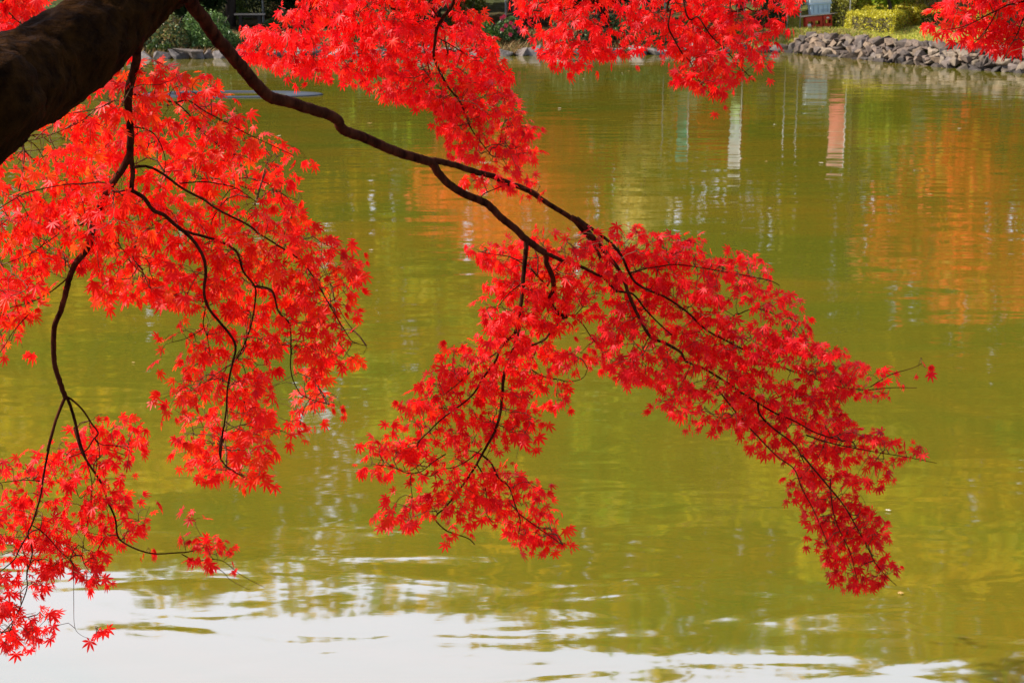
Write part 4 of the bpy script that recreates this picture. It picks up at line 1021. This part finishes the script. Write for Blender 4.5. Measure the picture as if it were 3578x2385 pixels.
crate("plastic_crate", tuple(p1 + np.array([-.0, .2, -.01])), w1, .3, hc, R(3), "left red plastic crate with a white label under the plank", 'label')
crate("plastic_crate", tuple(p1 + np.array([w1 / 2 + 18 * kk, .2, .035])), 29 * kk, .3, hc * .98, R(3), "narrow right red plastic crate with a white diamond emblem", 'emblem')
m = MB(); m.box((0, 0, 0), (128 * kk, .36, .022), tilt=TIL); o = m.build("wooden_plank", M_WOOD, bevel=.004)
pl = p1 + np.array([14 * kk, .2, hc + .035]); o.location = tuple(pl); o.rotation_euler = (0, 0, R(3))
tag(o, "pale weathered plank laid across the two red crates", "plank")
tb = empty("plastic_tub", tuple(pl + np.array([5 * kk, 0, .016])), 0); tb.rotation_euler = (0, TIL * .75, R(3))
tag(tb, "pale blue plastic storage tub with a white lid standing on the plank", "tub")
m = MB(); tw, thh = 72 * kk, 36 * kk; m.box((0, 0, thh / 2), (tw, .36, thh), taper=.9)
m.build("body", M_BLUE, tb, bevel=.012)
m = MB(); m.box((0, 0, thh + .0), (tw + .05, .40, .035)); m.build("rim", M_BLUE, tb, bevel=.008)
m = MB()
for f in (-.34, -.12, .12, .34): m.box((f * tw, -.178, thh * .52), (.014, .012, thh * .7))
for f in (.25, .36, .47): m.box((tw * .2, -.179, thh * f), (tw * .36, .006, .008))
m.build("ribs", M_GREY, tb)
m = MB(); m.box((0, 0, thh + .018 + 15 * kk), (tw + .01, .37, 30 * kk), taper=1.04); ld = m.build("lid", M_LID, tb, bevel=.012)
m = MB(); m.box((tw * .2, -.194, thh + .018 + 15 * kk), (tw * .22, .004, 13 * kk)); stk = m.build("sticker", M_WHITE, ld)
m = MB()
m.box((tw * .2, -.1975, thh + .018 + 17 * kk), (tw * .17, .003, 3.5 * kk)); m.box((tw * .18, -.1975, thh + .018 + 12 * kk), (tw * .12, .003, 2.2 * kk))
m.build("print", M_INK, ld)

# ------------------------------------------------------------------ banners on the far bank (seen in the water)
M_POLE = mat_plain("white_pole", (.5, .5, .5), .4, .05)
def banner(xv, d, cols, label, zt, zb, w, mat):
    x = (xv - 1176) / 3730 * d; gz = float(height([(x, d)])[0])
    t = empty("nobori_banner", (x, d, gz), R(-38)); tag(t, label, "banner", "tall banners on the far bank")
    m = MB(); m.tube([np.array([w / 2 + .03, 0, -.2]), np.array([w / 2 + .03, 0, zt + .12 - gz])], [.017, .014], n=10); m.build("pole", M_POLE, t, True)
    m = MB(); m.tube([np.array([-w / 2, 0, zt - gz + .02]), np.array([w / 2 + .06, 0, zt - gz + .02])], [.01, .01], n=8); m.build("crossbar", M_POLE, t, True)
    m = MB(); nz_ = 14
    for i in range(nz_):
        z0, z1 = zb - gz + (zt - zb) * i / nz_, zb - gz + (zt - zb) * (i + 1) / nz_
        c = cols[min(len(cols) - 1, int(i / nz_ * len(cols)))]
        nx_ = 6
        for j in range(nx_):
            x0, x1 = -w / 2 + w * j / nx_, -w / 2 + w * (j + 1) / nx_
            f = lambda xx, zz: .03 * math.sin(xx * 11 + zz * 2.5)
            fr = [(x0, f(x0, z0), z0), (x1, f(x1, z0), z0), (x1, f(x1, z1), z1), (x0, f(x0, z1), z1)]
            m.add(fr, [(0, 1, 2, 3)], c)
    m.build("flag", mat, t)
M_FLAG = mat_leaf("banner_cloth", trans=.45, rough=.7, spec=.1)
banner(1686, 45, [(.75, .8, .8), (.7, .78, .78), (.72, .78, .8), (.45, .7, .3)][::-1] + [(.8, .8, .85)], "white banner with a light green foot", 3.3, 1.55, .32, M_FLAG)
banner(1918, 45, [(.85, .24, .22), (.85, .26, .24), (.85, .30, .28), (.85, .48, .46)], "red banner behind the pale plastic tub", 3.05, 1.45, .46, M_FLAG)
banner(1565, 45.5, [(.03, .45, .32), (.03, .45, .32), (.1, .5, .4)], "teal green banner at the middle of the far bank", 3.0, 1.6, .33, M_FLAG)
pole0 = None
for i, xv in enumerate((1520, 1797, 1826)):
    d = 45.5; x = (xv - 1176) / 3730 * d
    if pole0 is None:
        m = MB(); m.tube([np.array([0, 0, -.2]), np.array([0, 0, 1.6]), np.array([0, 0, 2.35])], [.014, .014, .012], n=10); m.tube([np.array([0, 0, 2.35]), np.array([0, 0, 2.39])], [.022, .014], n=10)
        o = pole0 = m.build("slim_pole", M_POLE, None, True)
    else:
        o = pole0.copy(); COL.objects.link(o)
    o.location = (x, d, float(height([(x, d)])[0])); 
    o['label'] = "slim white pole on the far bank mirrored as a thin pale streak"; o['category'] = "pole"; o['group'] = "slim white poles on the far bank"

# ------------------------------------------------------------------ ring in the pond and floating leaves
c = at_z(812, 331, 0); rx = 305 / FPX * (c[1] / c_p)
ring = MB(); N = 72; prof = [(1.0, -.05), (1.0, .012), (.985, .02), (.62, .015), (.61, -.05)]
vs = []; fs = []
for i in range(N):
    a = 2 * math.pi * i / N
    for (r, z) in prof: vs.append((rx * r * math.cos(a), rx * .42 * r * math.sin(a), z))
for i in range(N):
    for j in range(4):
        a = i * 5 + j; b = ((i + 1) % N) * 5 + j; fs.append((a, b, b + 1, a + 1))
ring.add(vs, fs); M_RING = mat_plain("blue_grey_plastic", (.05, .057, .07), .85, .12, 4); M_RING.node_tree.nodes["Principled BSDF"].inputs["Specular IOR Level"].default_value = .08
o = ring.build("floating_ring", M_RING, None, True)
o.location = (c[0], c[1], 0.0); tag(o, "flat blue-grey ring floating low on the water beneath the right bough", "ring")
fl = [A((1910, 935))[0], B((180, 850))[0], B((1480, 745))[0], C_((600, 857))[0], C_((545, 1110))[0], C_((1863, 884))[0], C_((918, 1120))[0], D_((842, 846))[0], F_((190, 342))[0], C_((1070, 570))[0], C_((930, 730))[0], A((1395, 510))[0], A((1430, 442))[0], C_((1665, 1335))[0], A((1570, 648))[0], B((1910, 505))[0], B((1955, 490))[0], B((1645, 545))[0], H_((1288, 1117))[0], H_((1350, 1530))[0]]
for i, t in enumerate(np.linspace(.5, cum[-1] - 1.5, 22)):
    p, e, nrm = on_wall(t + random.uniform(-.2, .2)); w = p + (-nrm if sdist([p - nrm * .3])[0] < 0 else nrm) * random.uniform(.08, .3)
    fl.append(('w', w))
LV, LQ, tw = LEAF_T[2]
leafm = []
for col in ((.72, .62, .45), (.6, .35, .12), (.7, .55, .4)):
    m = MB(); m.add([(x * .055, (y - .3) * .055, .012 + z * .02) for x, y, z in LV], [tuple(q[::-1]) for q in LQ], col); leafm.append(m.build("floating_leaf", M_GRASS))
for i, q in enumerate(fl):
    src = leafm[i % 3]; o = src if i < 3 else src.copy()
    if i >= 3: COL.objects.link(o)
    if q[0] == 'w': o.location = (q[1][0], q[1][1], .004); s_ = random.uniform(.7, 1.1)
    else:
        p = at_z(q[0], q[1], .004); o.location = tuple(p); s_ = random.uniform(.7, 1.1) * np.clip(p[1] / 22, .45, 1.2)
    o.scale = (s_,) * 3; o.rotation_euler = (0, 0, random.uniform(0, 6.28))
    tag(o, "pale fallen leaf floating on the open water" if q[0] != 'w' else "pale fallen leaf floating at the foot of the stone wall", "leaf", "fallen leaves floating on the pond" if q[0] != 'w' else "fallen leaves at the foot of the stone wall")
